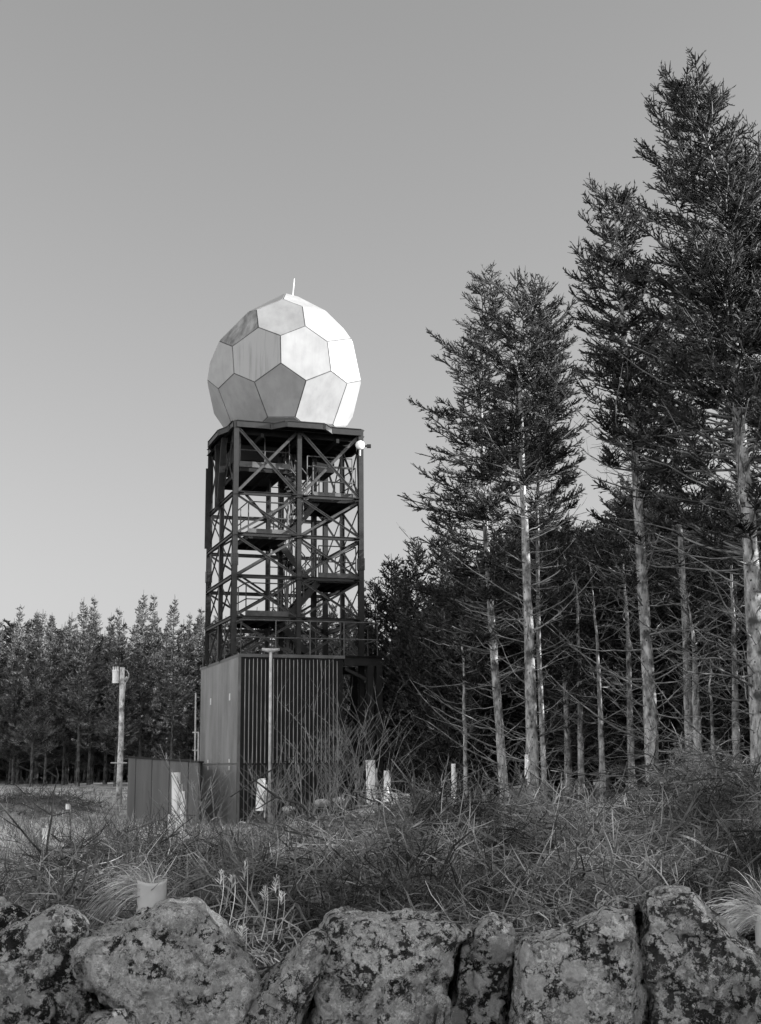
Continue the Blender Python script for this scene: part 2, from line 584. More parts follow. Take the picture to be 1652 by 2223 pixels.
# top ring beams and deck
for (p, q, nrm) in sides:
    part(MB().ibeam(L(p[0], p[1], (Z_TOP+Z_TB)/2)+nrm*.1, L(q[0], q[1], (Z_TOP+Z_TB)/2)+nrm*.1, .1, Z_TOP-Z_TB, nrm, .02), 'ring_beam', M_steel)
m = MB().box((.0, .0, Z_TOP-.12), (TW, TW, Z_TOP-.06), L)
for k in range(7):
    e = .35+k*.62
    m.box((.05, e-.04, Z_TOP-.36), (TW-.05, e+.04, Z_TOP-.122), L)
for k in range(3):
    a = .9+k*1.3
    m.box((a-.05, .05, Z_TOP-.5), (a+.05, TW-.05, Z_TOP-.362), L)
part(m, 'deck', M_deck)
# equipment room under the deck (dark box)
m = MB().box((.25, 1.2, Z_TOP-1.02), (1.7, TW-.2, Z_TOP-.505), L)
m.box((2.5, 2.6, Z_TOP-.95), (TW-.15, TW-.2, Z_TOP-.505), L)
part(m, 'cable_chamber', M_deck)


def outrigger(pts, name='outrigger'):
    """flat bracketed gallery: pts are (a,e) outline; edge girders plus a floor plate"""
    m = MB()
    n = len(pts)
    top = [L(a, e, Z_TOP-.02) for a, e in pts]; bot = [L(a, e, Z_TOP-.05) for a, e in pts]
    m.poly([tuple(v) for v in top+bot], [tuple(range(n)), tuple(range(2*n-1, n-1, -1))]+[(i, i+n, (i+1) % n+n, (i+1) % n) for i in range(n)])
    for i in range(n-1):
        p0, p1 = pts[i], pts[i+1]
        m.bar(L(p0[0], p0[1], Z_TOP-.15), L(p1[0], p1[1], Z_TOP-.15), .04, .2)
        m.bar(L(p0[0], p0[1], Z_TOP-.057), L(p1[0], p1[1], Z_TOP-.057), .10, .012)
        m.bar(L(p0[0], p0[1], Z_TOP-.245), L(p1[0], p1[1], Z_TOP-.245), .10, .012)
        m.bar(L(p0[0], p0[1], Z_TOP-.25), L(p0[0], p0[1], Z_TOP-.06), .08, .08)
    return part(m, name, M_steel)


outrigger([(1.18, -.12), (1.55, -.62), (2.85, -.62), (3.22, -.12)])
outrigger([(-.12, .6), (-.34, 1.2), (-.34, 2.9), (-.12, 3.4)])
outrigger([(TW+.12, 3.3), (TW+.55, 2.9), (TW+.55, 1.5), (TW+.12, 1.1)])
# hanging cladding strips on the left face, upper bay
for e, ztop, zbot, lean in ((1.2, Z_TOP-.3, ZL[0]+.1, .5), (2.3, Z_TOP-.3, ZL[0]-.2, -.2), (3.9, Z_TB-.55, ZL[1]+.1, -.1)):
    part(MB().bar(L(-.14, e, ztop), L(-.16, e+lean, zbot), .03, .2, ex), 'knee_brace', M_steel)

# landings, stairs, railings
ZR, ZLv = {}, {}


def landing(a0, a1, e0, e1, z, under=.16):
    m = MB().box((a0, e0, z), (a1, e1, z+.03), L)
    m.box((a0+.01, e0+.01, z-under), (a1-.01, e0+.05, z-.002), L)
    m.box((a0+.01, e1-.05, z-under), (a1-.01, e1-.01, z-.002), L)
    for k in range(4):
        a = a0+.05+(a1-a0-.1)*k/3
        m.box((a-.02, e0+.051, z-under*.8), (a+.02, e1-.051, z-.002), L)
    part(m, 'landing', M_deck)
    m = MB().box((a0-.02, e0-.03, z-.02), (a1+.02, e0-.002, z+.17), L)
    part(m, 'toe_board', M_landing)


def rail(pts, hs=(.55, 1.08), mat=M_rail, name='handrail', post=.022, parent=tower, step=1.1):
    m = MB()
    for h in hs:
        for p, q in zip(pts[:-1], pts[1:]):
            m.tube([p+Vector((0, 0, h)), q+Vector((0, 0, h))], .021, 6)
    for p, q in zip(pts[:-1], pts[1:]):
        n = max(1, int(round((q-p).length/step)))
        for k in range(n+1):
            b = p.lerp(q, k/n)
            m.tube([b, b+Vector((0, 0, hs[-1]))], post, 6)
    return m.build(name, mat, parent)


def flight(a0, z0, a1, z1, e0, e1):
    m = MB()
    for e in (e0, e1):
        m.bar(L(a0, e, z0-.05), L(a1, e, z1-.05), .03, .22)
    n = 7
    for k in range(n):
        t = (k+.5)/n
        a = a0+(a1-a0)*t; z = z0+(z1-z0)*t
        m.box((a-.13, e0+.02, z-.012), (a+.13, e1-.02, z+.018), L)
    part(m, 'stair_flight', M_steel)
    for e in (e0, e1):
        rail([L(a0, e, z0), L(a1, e, z1)], hs=(.5, 1.0), step=.8)


RL = (3.0, 4.2); LL = (.25, 1.55)
zl = [z+.12 for z in ZL]
landing(2.75, 4.25, .45, 3.1, zl[0])
landing(.55, 1.9, .45, 2.9, zl[1])
landing(2.95, 4.25, .45, 2.9, zl[2])
landing(.5, 1.9, .45, 2.9, zl[3])
landing(.3, 2.0, .7, 3.9, zl[0]+.95)
flight(1.9, zl[1], 3.0, zl[0], .6, 1.35)
flight(1.9, zl[1], 3.05, zl[2], 1.7, 2.5)
flight(1.9, zl[3], 3.05, zl[2], .6, 1.35)
flight(1.9, zl[3], 3.2, Z_ROOF+.0, 1.7, 2.5)
flight(2.1, zl[0]+.9, 2.9, zl[0], 1.7, 2.5)
for (a0, a1, z) in ((2.75, 4.25, zl[0]), (.55, 1.9, zl[1]), (2.95, 4.25, zl[2]), (.5, 1.9, zl[3])):
    rail([L(a0, .47, z), L(a1, .47, z), L(a1, 2.9, z)] if a0 > 2 else [L(a1, .47, z), L(a0, .47, z), L(a0, 2.85, z)])
rail([L(.3, .75, zl[0]+.98), L(2.0, .75, zl[0]+.98)])
rail([L(TW-.2, .3, zl[0]), L(2.5, .3, zl[0])], hs=(.5, 1.0, 1.35))
# cable tray and ladder in the shaft
m = MB()
for a in (1.7, 2.0):
    m.bar(L(a, 2.2, Z_ROOF), L(a, 2.2, Z_TB-.4), .04, .1)
z = Z_ROOF+.1
while z < Z_TB-.5:
    m.bar(L(1.7, 2.2, z), L(2.0, 2.2, z), .03, .03); z += .28
part(m, 'ladder', M_brace)
m = MB()
rs = random.Random(4)
for k in range(7):
    a = 2.25+k*.055
    pts = []
    for j in range(15):
        t = j/14
        pts.append(L(a+.05*math.sin(t*9+k)+(.35-.35*t if t > .0 else 0)*(0 if t < .7 else 1), 2.32+.02*math.sin(j+k), Z_ROOF+(Z_TB-.2-Z_ROOF)*t))
    m.tube(pts, .018, 5)
part(m, 'cables', M_wire)
m = MB()
for k in range(6):      # junction boxes on a sloping tray near the top
    z = Z_TB-.35-k*.17
    m.box((2.02+.06*k, 1.9, z-.06), (2.2+.06*k, 2.05, z+.06), L)
m.bar(L(1.9, 2.08, Z_TB-.1), L(2.5, 2.08, zl[0]+.4), .03, .4, ex)
m.bar(L(2.2, 1.86, Z_TB-.1), L(2.62, 1.86, zl[0]+.5), .05, .05, ex)
part(m, 'junction_boxes', M_brace)
# curved pipes
for (a, e, z) in ((1.95, .9, ZL[0]-.6), (2.5, 1.0, ZL[0]-.75), (2.0, 1.2, ZL[2]-.9)):
    pts = [L(a-.15+.3*math.sin(t*.7)*.6, e, z+.5-t*.16) for t in range(8)]
    part(MB().tube(pts, .03, 6), 'conduit', M_brace)
# side plate right-back
part(MB().bar(L(TW+.12, .6, Z_TB), L(TW+.14, .4, ZL[0]-.05), .02, .18, ex), 'knee_brace', M_steel)

# ------------------------------------------------------------------ radome
RC = L(TW/2, TW/2, 0); RC.x = P(618, 819.5, RC.y).x; RC.z = P(618, 819.5, RC.y).z
RR = 2.85
dome = empty('radome', (RC.x, RC.y, Z_TOP), 'white soccer ball shaped radar dome on top of the steel tower', 'radar dome')
view_az = math.atan2(-RC.x, RC.y)  # azimuth towards the camera, measured from -Y


def rad_dir(lat, az):
    """az in degrees: 0 faces the camera, + to the right"""
    la = math.radians(lat); az_ = math.radians(az)
    base = Vector((-RC.x, -RC.y, 0)).normalized()
    right = Vector((-base.y, base.x, 0))
    return (base*math.cos(az_)+right*math.sin(az_))*math.cos(la)+Vector((0, 0, math.sin(la)))


def dome_pt(cx, cy):
    """a panel corner read off the photograph, laid on the dome's sphere"""
    x = (492+cx/2.744)/1.2603; y = (739+cy/2.744)/1.2603
    o = Vector((0, 0, EYE)); r = (P(x, y, 40.)-o).normalized(); c = RC-o
    b = r.dot(c); h = c.length_squared-b*b; q = RR*RR-h
    p = o+r*(b-math.sqrt(q)) if q > 0 else o+r*b
    return (p-RC).normalized()*RR


PANELS = [
    [(590, 290), (775, 215), (935, 278), (930, 420), (757, 490), (583, 430)],
    [(430, 335), (590, 290), (583, 430), (400, 573), (305, 520)],
    [(400, 573), (583, 430), (757, 490), (757, 692), (560, 835), (397, 775)],
    [(757, 490), (930, 420), (1127, 560), (1123, 765), (950, 827), (757, 692)],
    [(305, 520), (400, 573), (397, 775), (303, 912), (212, 860), (210, 660)],
    [(397, 775), (560, 835), (637, 1062), (375, 1135), (303, 912)],
    [(757, 692), (950, 827), (880, 1060), (637, 1062), (560, 835)],
    [(1123, 765), (1235, 892), (1168, 1120), (880, 1060), (950, 827)],
    [(212, 860), (303, 912), (375, 1135), (325, 1180), (222, 1030)],
    [(935, 278), (1130, 305), (1235, 435), (1127, 560), (930, 420)],
    [(1127, 560), (1235, 435), (1355, 610), (1352, 850), (1235, 892), (1123, 765)],
    [(1235, 892), (1352, 850), (1350, 1000), (1245, 1170), (1168, 1120)],
]
planes = []
for pl in PANELS:
    pts_ = np.array([tuple(dome_pt(*p)) for p in pl]); c_ = pts_.mean(axis=0)
    n_ = np.linalg.svd(pts_-c_)[2][2]
    if n_.dot(c_) < 0: n_ = -n_
    planes.append((Vector(n_), float(n_.dot(c_))/RR))
for k_, deg_, (p_, q_) in ((10, 7, ((1127, 560), (1123, 765))), (11, 6, ((1235, 892), (1168, 1120))), (4, 3, ((400, 573), (397, 775)))):
    n_, d_ = planes[k_]
    a_, b_ = dome_pt(*p_), dome_pt(*q_)
    ax_ = (b_-a_).normalized(); tow_ = -(RC-Vector((0, 0, EYE))).normalized()
    c1 = Matrix.Rotation(math.radians(deg_), 3, ax_) @ n_; c2 = Matrix.Rotation(math.radians(-deg_), 3, ax_) @ n_
    n_ = c1 if c1.dot(tow_) > c2.dot(tow_) else c2
    planes[k_] = (n_, n_.dot((a_+b_)/2)/RR)
NF = 9
AZ0 = -3.0
top_ = dome_pt(775, 215)/RR
for tri in ([(430, 335), (590, 290), (775, 215)], [(775, 215), (935, 278), (1130, 305)]):
    a_, b_, c_ = [dome_pt(*p) for p in tri]
    n_ = (b_-a_).cross(c_-a_).normalized()
    if n_.dot(a_) < 0: n_.negate()
    planes.append((n_, n_.dot(a_)/RR))
for (p_, q_) in (((430, 335), (305, 520)), ((305, 520), (210, 660)), ((210, 660), (208, 860)), ((208, 860), (222, 1030)), ((222, 1030), (325, 1180)),
               ((1130, 305), (1235, 435)), ((1235, 435), (1355, 610)), ((1355, 610), (1352, 850)), ((1352, 850), (1350, 1000)), ((1350, 1000), (1245, 1170))):
    a_, b_ = dome_pt(*p_), dome_pt(*q_)
    view_ = (RC-Vector((0, 0, EYE))).normalized()
    e_ = (b_-a_).normalized()
    n_ = e_.cross(view_).normalized()
    if n_.dot(a_) < 0: n_.negate()
    aw_ = (view_-e_*view_.dot(e_)).normalized()
    n_ = (n_*math.cos(math.radians(14))+aw_*math.sin(math.radians(14))).normalized()
    planes.append((n_, n_.dot((a_+b_)/2)/RR))
for az, lat in ((180, 66),):
    n_ = rad_dir(lat, az)
    planes.append((n_, min(.965, max(.93, n_.dot(top_)))))
for i in (-2, -1, 0, 1, 2): planes.append((rad_dir(-62, AZ0+i*40), .955))
front_ = list(planes)
for turn in (180, 140, 220, 100, 260):
    for n, d in front_:
        n2 = Matrix.Rotation(math.radians(turn), 3, 'Z') @ n
        if n2.dot((RC-Vector((0, 0, EYE))).normalized()) > .28 and all(n2.angle(m_[0]) > math.radians(33) for m_ in planes): planes.append((n2, .935))
planes.append((Vector((0, 0, -1)), (RC.z-Z_TOP-.10)/RR))


def convex(planes, R, extra=0.):
    bm = bmesh.new()
    bmesh.ops.create_cube(bm, size=4*R)
    for n, d in planes:
        r = bmesh.ops.bisect_plane(bm, geom=bm.verts[:]+bm.edges[:]+bm.faces[:], dist=1e-6, plane_co=n*(d*R-extra), plane_no=n, clear_outer=True)
        ed = [e for e in r['geom_cut'] if isinstance(e, bmesh.types.BMEdge)]
        if ed: bmesh.ops.contextual_create(bm, geom=ed)
    return bm


bm = convex(planes, RR)
polys = [([v.co.copy() for v in f.verts], f.normal.copy()) for f in bm.faces]
bm.free()


def radome_mat():
    m, nt, b = nodes_of('dome_panel')
    tc = N(nt, "ShaderNodeTexCoord")
    mp = N(nt, "ShaderNodeMapping"); mp.inputs['Scale'].default_value = (1.6, 1.6, .22)
    nt.links.new(tc.outputs['Object'], mp.inputs[0])
    n1 = N(nt, "ShaderNodeTexNoise", Scale=3.2, Detail=6, Roughness=.65)
    nt.links.new(mp.outputs[0], n1.inputs[0])
    c = ramp(nt, n1.outputs[0], [(.28, .305), (.5, .34), (.7, .36)])
    n2 = N(nt, "ShaderNodeTexNoise", Scale=1.6, Detail=3)
    nt.links.new(tc.outputs['Object'], n2.inputs[0])
    f = ramp(nt, n2.outputs[0], [(.35, .82), (.65, 1.)])
    mm = N(nt, "ShaderNodeVectorMath", operation='MULTIPLY')
    nt.links.new(c, mm.inputs[0]); nt.links.new(f, mm.inputs[1])
    nt.links.new(mm.outputs[0], b.inputs['Base Color'])
    b.inputs['Roughness'].default_value = .55
    return m


M_dome = radome_mat()
M_dome_dirty = gmat('dome_panel_dirty', .10, .28, rough=.6, scale=2.5, detail=8, stretch=(1.5, 1.5, .35))
M_dome_streak = gmat('dome_panel_streaked', .23, .325, rough=.6, scale=3.2, detail=9, stretch=(2.2, 2.2, .16), pos=(.30, .50))
M_seam = gmat('dome_seam', .05, .12, rough=.7, scale=5)
for vs, n in polys:
    if n.z < -.99: continue
    c = sum(vs, Vector())/len(vs)
    inner = []
    k = len(vs)
    for i in range(k):   # inset by .012 along the face
        p, q, r = vs[i-1], vs[i], vs[(i+1) % k]
        e1 = (p-q).normalized(); e2 = (r-q).normalized()
        sn = max(.3, e1.cross(e2).length)
        inner.append(q+(e1+e2)*(.020/sn))
    back = [q-n*.04 for q in inner]
    if (inner[1]-inner[0]).cross(inner[2]-inner[1]).dot(n) < 0: inner.reverse(); back.reverse()
    vv = [RC+q for q in inner+back]
    faces = [tuple(range(k)), tuple(range(2*k-1, k-1, -1))]+[(i, i+k, (i+1) % k+k, (i+1) % k) for i in range(k)]
    lat = math.degrees(math.asin(max(-1, min(1, n.z))))
    right = n.dot(rad_dir(0, 90))
    if n.angle(front_[1][0]) < .02: mt = M_dome_dirty
    elif n.angle(front_[2][0]) < .02: mt = M_dome_streak
    else: mt = M_dome
    o = MB().poly(vv, faces).build('panel', mt, dome)
    if mt is M_dome_dirty: o['label'] = 'stained grey dome panel'
bm = convex(planes, RR, .014)
vv = [RC+v.co for v in bm.verts]; bm.verts.ensure_lookup_table()
m = MB().poly(vv, [tuple(v.index for v in f.verts) for f in bm.faces]); bm.free()
m.build('seam_frame', M_seam, dome)
# base curb
zc = Z_TOP
rb = 1.86
m = MB()
for i in range(NF):
    a0 = math.radians(AZ0-20+i*40); a1 = math.radians(AZ0+20+i*40)
    b0 = rad_dir(0, AZ0-20+i*40)*rb; b1 = rad_dir(0, AZ0+20+i*40)*rb
    c0 = Vector((RC.x, RC.y, 0))
    m.add([tuple(c0+b0+Vector((0, 0, zc-.055))), tuple(c0+b1+Vector((0, 0, zc-.055))), tuple(c0+b1*1.0+Vector((0, 0, zc+.34))), tuple(c0+b0*1.0+Vector((0, 0, zc+.34)))], [(0, 1, 2, 3)])
m.build('base_ring', M_dome_dirty, dome)
tz = RC.z+RR*.985
m = MB().tube([(RC.x, RC.y, tz-.02), (RC.x, RC.y, tz+.09)], [.16, .15], 12)
m.tube([(RC.x+.17, RC.y, tz-.02), (RC.x+.17, RC.y, tz+.07)], .05, 8)
m.build('top_cap', M_white, dome)
lp = P(634, 651, RC.y); lq = P(639, 605, RC.y)
MB().tube([lp-Vector((0, 0, .1)), lq], [.022, .016], 8).build('lightning_rod', M_white, dome)

# ------------------------------------------------------------------ dish on the right leg
dp = L(TW, -.12, zA(966)); dp = P(782, 966, L(TW, 0, 0).y-.3)
dish = empty('microwave_dish', dp, 'small round white dish clamped to the right leg below the platform', 'dish antenna')
m = MB()
dn = Vector((.15, -1, -.05)).normalized(); ax = dn.cross(Vector((0, 0, 1))).normalized(); az_ = ax.cross(dn)
prof = [(0, .05), (.06, .05), (.11, .04), (.145, .02), (.155, 0), (.155, -.07), (.12, -.1), (0, -.12)]
V = []; F = []
for j, (r, h) in enumerate(prof):
    for i in range(20):
        t = i*2*math.pi/20
        V.append(tuple(dp+ax*r*math.cos(t)+az_*r*math.sin(t)+dn*h))
for j in range(len(prof)-1):
    for i in range(20):
        F.append((j*20+i, j*20+(i+1) % 20, (j+1)*20+(i+1) % 20, (j+1)*20+i))
m.add(V, F); m.build('reflector', M_white, dish, smooth=True)
m = MB().tube([dp-dn*.11+Vector((0, 0, .12)), dp-dn*.13-Vector((0, 0, .35))], .035, 8)
m.bar(dp-dn*.12, dp-dn*.26, .06, .06)
m.build('mount', M_galv, dish)
m = MB().bar(dp+Vector((.1, .2, .01)), dp+Vector((.36, .2, .01)), .06, .06)
m.box((dp.x+.22, dp.y+.14, dp.z-.05), (dp.x+.36, dp.y+.26, dp.z+.06))
m.build('bracket', M_steel, dish)

# ------------------------------------------------------------------ equipment building under the tower
F0 = P(520, 1419, 41.2); ZRF = F0.z; F0.z = 0
BG = gzs(F0.x, F0.y)-.4


def B(a, e, z): return F0+ex*a+ey*e+Vector((0, 0, z))


def clad(name, lo, hi, rough=.35, spec=.5, metal=.0):
    return gmat(name, lo, hi, rough=rough, scale=1.2, detail=6, stretch=(1, 1, .3), spec=spec, metal=metal)


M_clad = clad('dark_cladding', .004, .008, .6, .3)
M_cladL = clad('side_cladding', .16, .27, .38, .6)  # paler than the front: glancing sky reflection put into the colour
M_rib_glint = gmat('rib_glint', .22, .38, rough=.45, scale=2, spec=.5)  # sky reflection on the rib crests, painted as a lighter tone
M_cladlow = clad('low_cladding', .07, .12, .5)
M_trim = gmat('flashing', .09, .14, rough=.45, scale=2)
BW, BL = 3.37, 6.3
bld = empty('equipment_building', B(0, 0, BG), 'dark ribbed metal clad building standing at the foot of the radar tower', 'building')
zj = P(520, 1659, 41.5).z
# front wall: sheet with trapezoid ribs
NR = 24
sp = (BW-.25)/NR
front = MB()
prof = []
for k in range(NR):
    a = .16+k*sp
    prof += [(a, 0), (a+.004, -.032), (a+.030, -.032), (a+.042, 0)]
prof = [(0.05, 0)]+prof+[(BW, 0)]
for z0, z1 in ((BG, zj-.02), (zj+.02, ZRF-.1)):
    V = []
    for a, e in prof: V += [tuple(B(a, e, z0)), tuple(B(a, e, z1))]
    front.add(V, [(2*i, 2*i+2, 2*i+3, 2*i+1) for i in range(len(prof)-1)])
front.box((.05, .01, BG), (BW, .06, ZRF-.1), B)
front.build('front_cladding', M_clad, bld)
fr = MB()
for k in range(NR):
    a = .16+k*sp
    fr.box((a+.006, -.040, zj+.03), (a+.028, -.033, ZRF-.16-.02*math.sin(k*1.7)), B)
fr.build('cladding_ribs', M_rib_glint, bld)
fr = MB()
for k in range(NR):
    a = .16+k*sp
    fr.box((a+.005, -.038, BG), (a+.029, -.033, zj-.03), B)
fr.build('lower_ribs', M_cladlow, bld)  # dimmer tone below the joint paints in the shade of the brash
# left wall with fine ribs
left = MB()
for z0, z1 in ((BG, zj-.03), (zj+.03, ZRF-.1)):
    V = []; pr = []
    nb = 34; s2 = (BL-.1)/nb
    for k in range(nb):
        e = .05+k*s2
        pr += [(e, 0), (e+.015, -.04), (e+.06, -.04), (e+.075, 0)]
    pr = [(0.05, 0)]+pr[1:]+[(BL, 0)]
    for e, o in pr: V += [tuple(B(o, e, z0)), tuple(B(o, e, z1))]
    left.add(V, [(2*i, 2*i+1, 2*i+3, 2*i+2) for i in range(len(pr)-1)])
left.box((.01, .05, BG), (.06, BL, ZRF-.1), B)
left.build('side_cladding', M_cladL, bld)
rest = MB().box((BW-.05, .07, BG), (BW, BL, ZRF-.1), B).box((.07, BL-.05, BG), (BW-.06, BL, ZRF-.1), B)
rest.build('rear_cladding', M_clad, bld)
MB().box((-.03, -.05, ZRF-.1), (BW+.06, -.0, ZRF), B).box((-.03, .003, ZRF-.1), (.03, BL, ZRF), B).build('eaves_trim', M_trim, bld)
MB().box((-.035, -.045, BG), (.045, .045, ZRF-.103), B).build('corner_trim', M_trim, bld)
MB().box((.032, .003, ZRF-.08), (BW, BL-.003, ZRF-.02), B).build('roof', M_deck, bld)
mb = MB()
for e in (1.15, 4.6):
    mb.box((-.05, e-.05, zj+.05), (-.03, e+.05, zj+.16), B).box((-.05, e-.05, zj-.18), (-.03, e+.05, zj-.06), B)
for e, z in ((1.2, zj+2.0), (4.3, zj+2.0)):
    mb.box((-.05, e-.05, z), (-.03, e+.05, z+.22), B)
mb.build('wall_label', M_white, bld)
# roof edge railing (belongs to the building)
rail([B(-.0, BL-.3, ZRF-.02), B(0.06, .1, ZRF-.02), B(4.55, .02, ZRF-.02), B(4.6, 2.2, ZRF-.02)], hs=(.55, 1.1), mat=M_rail, name='roof_railing', parent=bld, step=1.25)
# pipe standing before the front wall
pp0 = P(590, 1409, 41.1)
a_p = (pp0-F0).dot(ex)
vent = empty('vent_pipe', B(a_p, -.28, BG), 'pale vertical vent pipe with a T top in front of the ribbed wall', 'pipe')
MB().tube([B(a_p, -.28, BG), B(a_p, -.28, pp0.z-.06)], .048, 14).build('pipe', M_galv, vent, smooth=True)
MB().tube([B(a_p-.28, -.28, pp0.z), B(a_p-.1, -.28, pp0.z-.03), B(a_p+.1, -.28, pp0.z-.03), B(a_p+.28, -.28, pp0.z)], [.045, .065, .065, .045], 12).build('tee_outlet', M_galv, vent, smooth=True)
# steel portal at the right of the building
port = empty('steel_portal', B(4.5, .3, BG), 'dark steel I-beam portal frame on the right end of the building', 'frame')
MB().ibeam(B(BW+.07, .1, ZRF-.16), B(4.72, .1, ZRF-.16), .18, .3, ey, .02).build('beam', M_steel, port)
MB().ibeam(B(BW+.1, 2.6, ZRF-.3), B(4.6, 2.6, ZRF-.3), .15, .25, ey, .02).build('beam', M_steel, port)
for a, e in ((4.30, .1), (4.6, .1), (4.55, 2.6), (3.9, 2.6)):
    MB().ibeam(B(a, e, BG), B(a, e, ZRF-.315 if e < 1 else ZRF-.43), .2, .22, ex, .018).build('post', M_steel, port)
MB().bar(B(BW+.1, .1, ZRF-.4), B(4.2, .1, ZRF-.75), .05, .1).build('brace', M_steel, port)
MB().bar(B(3.7, 2.4, BG+.2), B(4.2, 2.4, ZRF-1.2), .04, .06).bar(B(4.4, 2.4, BG+.2), B(4.0, 2.4, ZRF-1.2), .04, .06).build('brace', M_steel, port)
MB().box((BW+.04, -.03, ZRF-.008), (4.78, 2.8, ZRF+.012), B).build('walkway_plate', M_steel, port)

# low enclosure at the left (sheet metal boards)
q0 = P(436, 1656, 40.0); q1 = P(283, 1645, 47.0)
en = empty('low_enclosure', (q0.x, q0.y, gzs(q0.x, q0.y)-.4), 'low dark boarded metal enclosure left of the tall building', 'enclosure')


def wall_between(p, q, zb0, zb1, mat, name, parent, th=.06, nb=9, rs=None):
    p = Vector(p); q = Vector(q)
    d = Vector((q.x-p.x, q.y-p.y, 0)); n = d.cross(Vector((0, 0, 1))).normalized()*th
    if n.y > 0: n = -n
    m = MB()
    for k in range(nb):
        t0 = k/nb+.004; t1 = (k+1)/nb-.004
        o = n*(.05+.25*(k % 2))
        c = []
        for t in (t0, t1):
            b = p+(q-p)*t; zb = zb0+(zb1-zb0)*t
            for zz in (zb, b.z):
                for s in (0, 1): c.append(Vector((b.x, b.y, zz))+o+(n if s else Vector()))
        m.add([tuple(v) for v in c], [(0, 1, 3, 2), (4, 6, 7, 5), (0, 4, 5, 1), (2, 3, 7, 6), (0, 2, 6, 4), (1, 5, 7, 3)])
    return m.build(name, mat, parent)


zb0 = gzs(q0.x, q0.y)-.4; zb1 = gzs(q1.x, q1.y)-.4
wall_between(q0, q1, zb0, zb1, M_cladlow, 'boarding', en, nb=8)
MB().bar(q0+Vector((.02, -.04, .02)), q1+Vector((-.02, -.04, .02)), .16, .05).build('top_rail', M_clad, en)
q2 = q0+Vector((-.80, 6.0, 0)); q3 = q1+Vector((1.4, 5.2, 0))
wall_between(q0+Vector((.05, .06, 0)), q2, zb0, zb0, M_clad, 'end_boarding', en, nb=4)
MB().add([tuple(v-Vector((0, 0, .03))) for v in (q0, q2, q3, q1)], [(0, 1, 2, 3)]).build('lid', M_clad, en)
mk = MB()


def on_board(x, y, t=.0):
    # point on the boarding plane under pixel (x, y)
    d = (q1-q0); n = Vector((d.y, -d.x, 0)).normalized()
    o = Vector((0, 0, EYE)); r = P(x, y, 40.)-o
    k = (q0-o).dot(n)/r.dot(n)
    pt = o+r*k
    return pt-r.normalized()*(.16+t)


for (x0, x1, y) in ((305, 318, 1697), (322, 334, 1697), (346, 356, 1661)):
    mk.bar(on_board(x0, y), on_board(x1, y), .006, .03)
mk.bar(on_board(336, 1700), on_board(336, 1712), .006, .05)
mk.bar(on_board(350, 1690), on_board(350, 1745), .006, .04)
mk.build('chalky_scuff', M_galv, en)
# ladder like rails by the building's left edge
lt = empty('hooped_stand', P(424, 1700, 46), 'thin two-rung steel stand at the left edge of the tall building', 'stand')
lt.location.z = gzs(lt.location.x, lt.location.y)-.1
MB().tube([P(424, 1652, 46)-Vector((0, 0, 1.5)), P(425, 1504, 46)], .03, 6).tube([P(431, 1652, 46)-Vector((0, 0, 1.5)), P(431, 1590, 46)], .03, 6).build('upright', M_galv, lt)
MB().tube([P(418, 1590, 46), P(432, 1590, 46)], .025, 6).tube([P(418, 1629, 46), P(431, 1629, 46)], .025, 6).build('rung', M_galv, lt)
# low dark enclosure at the right
r0 = P(818, 1659, 47.0); r1 = P(958, 1664, 45.0)
en2 = empty('metal_hoarding', (r1.x, r1.y, gzs(r1.x, r1.y)-.2), 'low dark sheet metal hoarding before the trees right of the tower', 'fence')
wall_between(r0, r1, gzs(r0.x, r0.y)-.3, gzs(r1.x, r1.y)-.3, M_cladlow, 'sheeting', en2, nb=5)
MB().bar(r0+Vector((0, -.08, .03)), r1+Vector((.02, -.08, .03)), .1, .05).build('top_rail', M_trim, en2)
MB().bar(r1+Vector((.03, -.1, .05)), r1+Vector((.03, -.1, -2.0)), .14, .14).build('end_post', M_trim, en2)
MB().tube([P(956, 1660, 44.9), P(956, 1636, 44.9)], .03, 6).build('marker_rod', M_galv, en2)

# ------------------------------------------------------------------ utility pole with transformer
YP = 54.0
pb = P(258, 1730, YP); ptop = P(265.5, 1449, YP)
pole = empty('utility_pole', (pb.x, pb.y, gzs(pb.x, pb.y)), 'weathered wooden pole with a pale transformer can near its top', 'pole')
b0 = Vector((pb.x, pb.y, gzs(pb.x, pb.y)-.3))
MB().tube([b0, b0.lerp(ptop, .5)+Vector((.03, 0, 0)), ptop], [.13, .115, .10], 12).build('shaft', M_polewood, pole, smooth=True)
tcn = P(251, 1483, YP-.25); tct = P(251, 1457, YP-.25)
m = MB().tube([tcn, tct], [.135, .135], 16)
m.tube([tct, tct+Vector((0, 0, .05))], [.15, .13], 16)
m.tube([tcn+Vector((0, 0, .1)), tcn+Vector((0, 0, .13))], .145, 16)
tr = m.build('transformer', M_lamp, pole, smooth=False)
m = MB()
for dx in (-.09, 0, .09):
    for k in range(4):
        m.tube([tct+Vector((dx, 0, .05+k*.035)), tct+Vector((dx, 0, .075+k*.035))], .035, 8)
m.build('insulator', M_lamp, tr)
m = MB()
m.tube([P(268, 1452, YP), P(276, 1456, YP), P(280, 1464, YP), P(279, 1472, YP), P(274, 1480, YP)], .022, 6)
m.tube([P(272, 1480, YP), P(268, 1530, YP), P(263, 1600, YP), P(262, 1690, YP)], .03, 6)
m.build('cable', M_galv, pole)
m = MB().tube([P(270, 1476, YP), P(277, 1470, YP)], .06, 8)
m.build('cable_clamp', M_galv, pole)
MB().bar(P(240, 1656, YP-.2), P(276, 1656, YP-.2), .04, .04).build('step_bar', M_galv, pole)

# ------------------------------------------------------------------ trees
rng = np.random.default_rng(7)


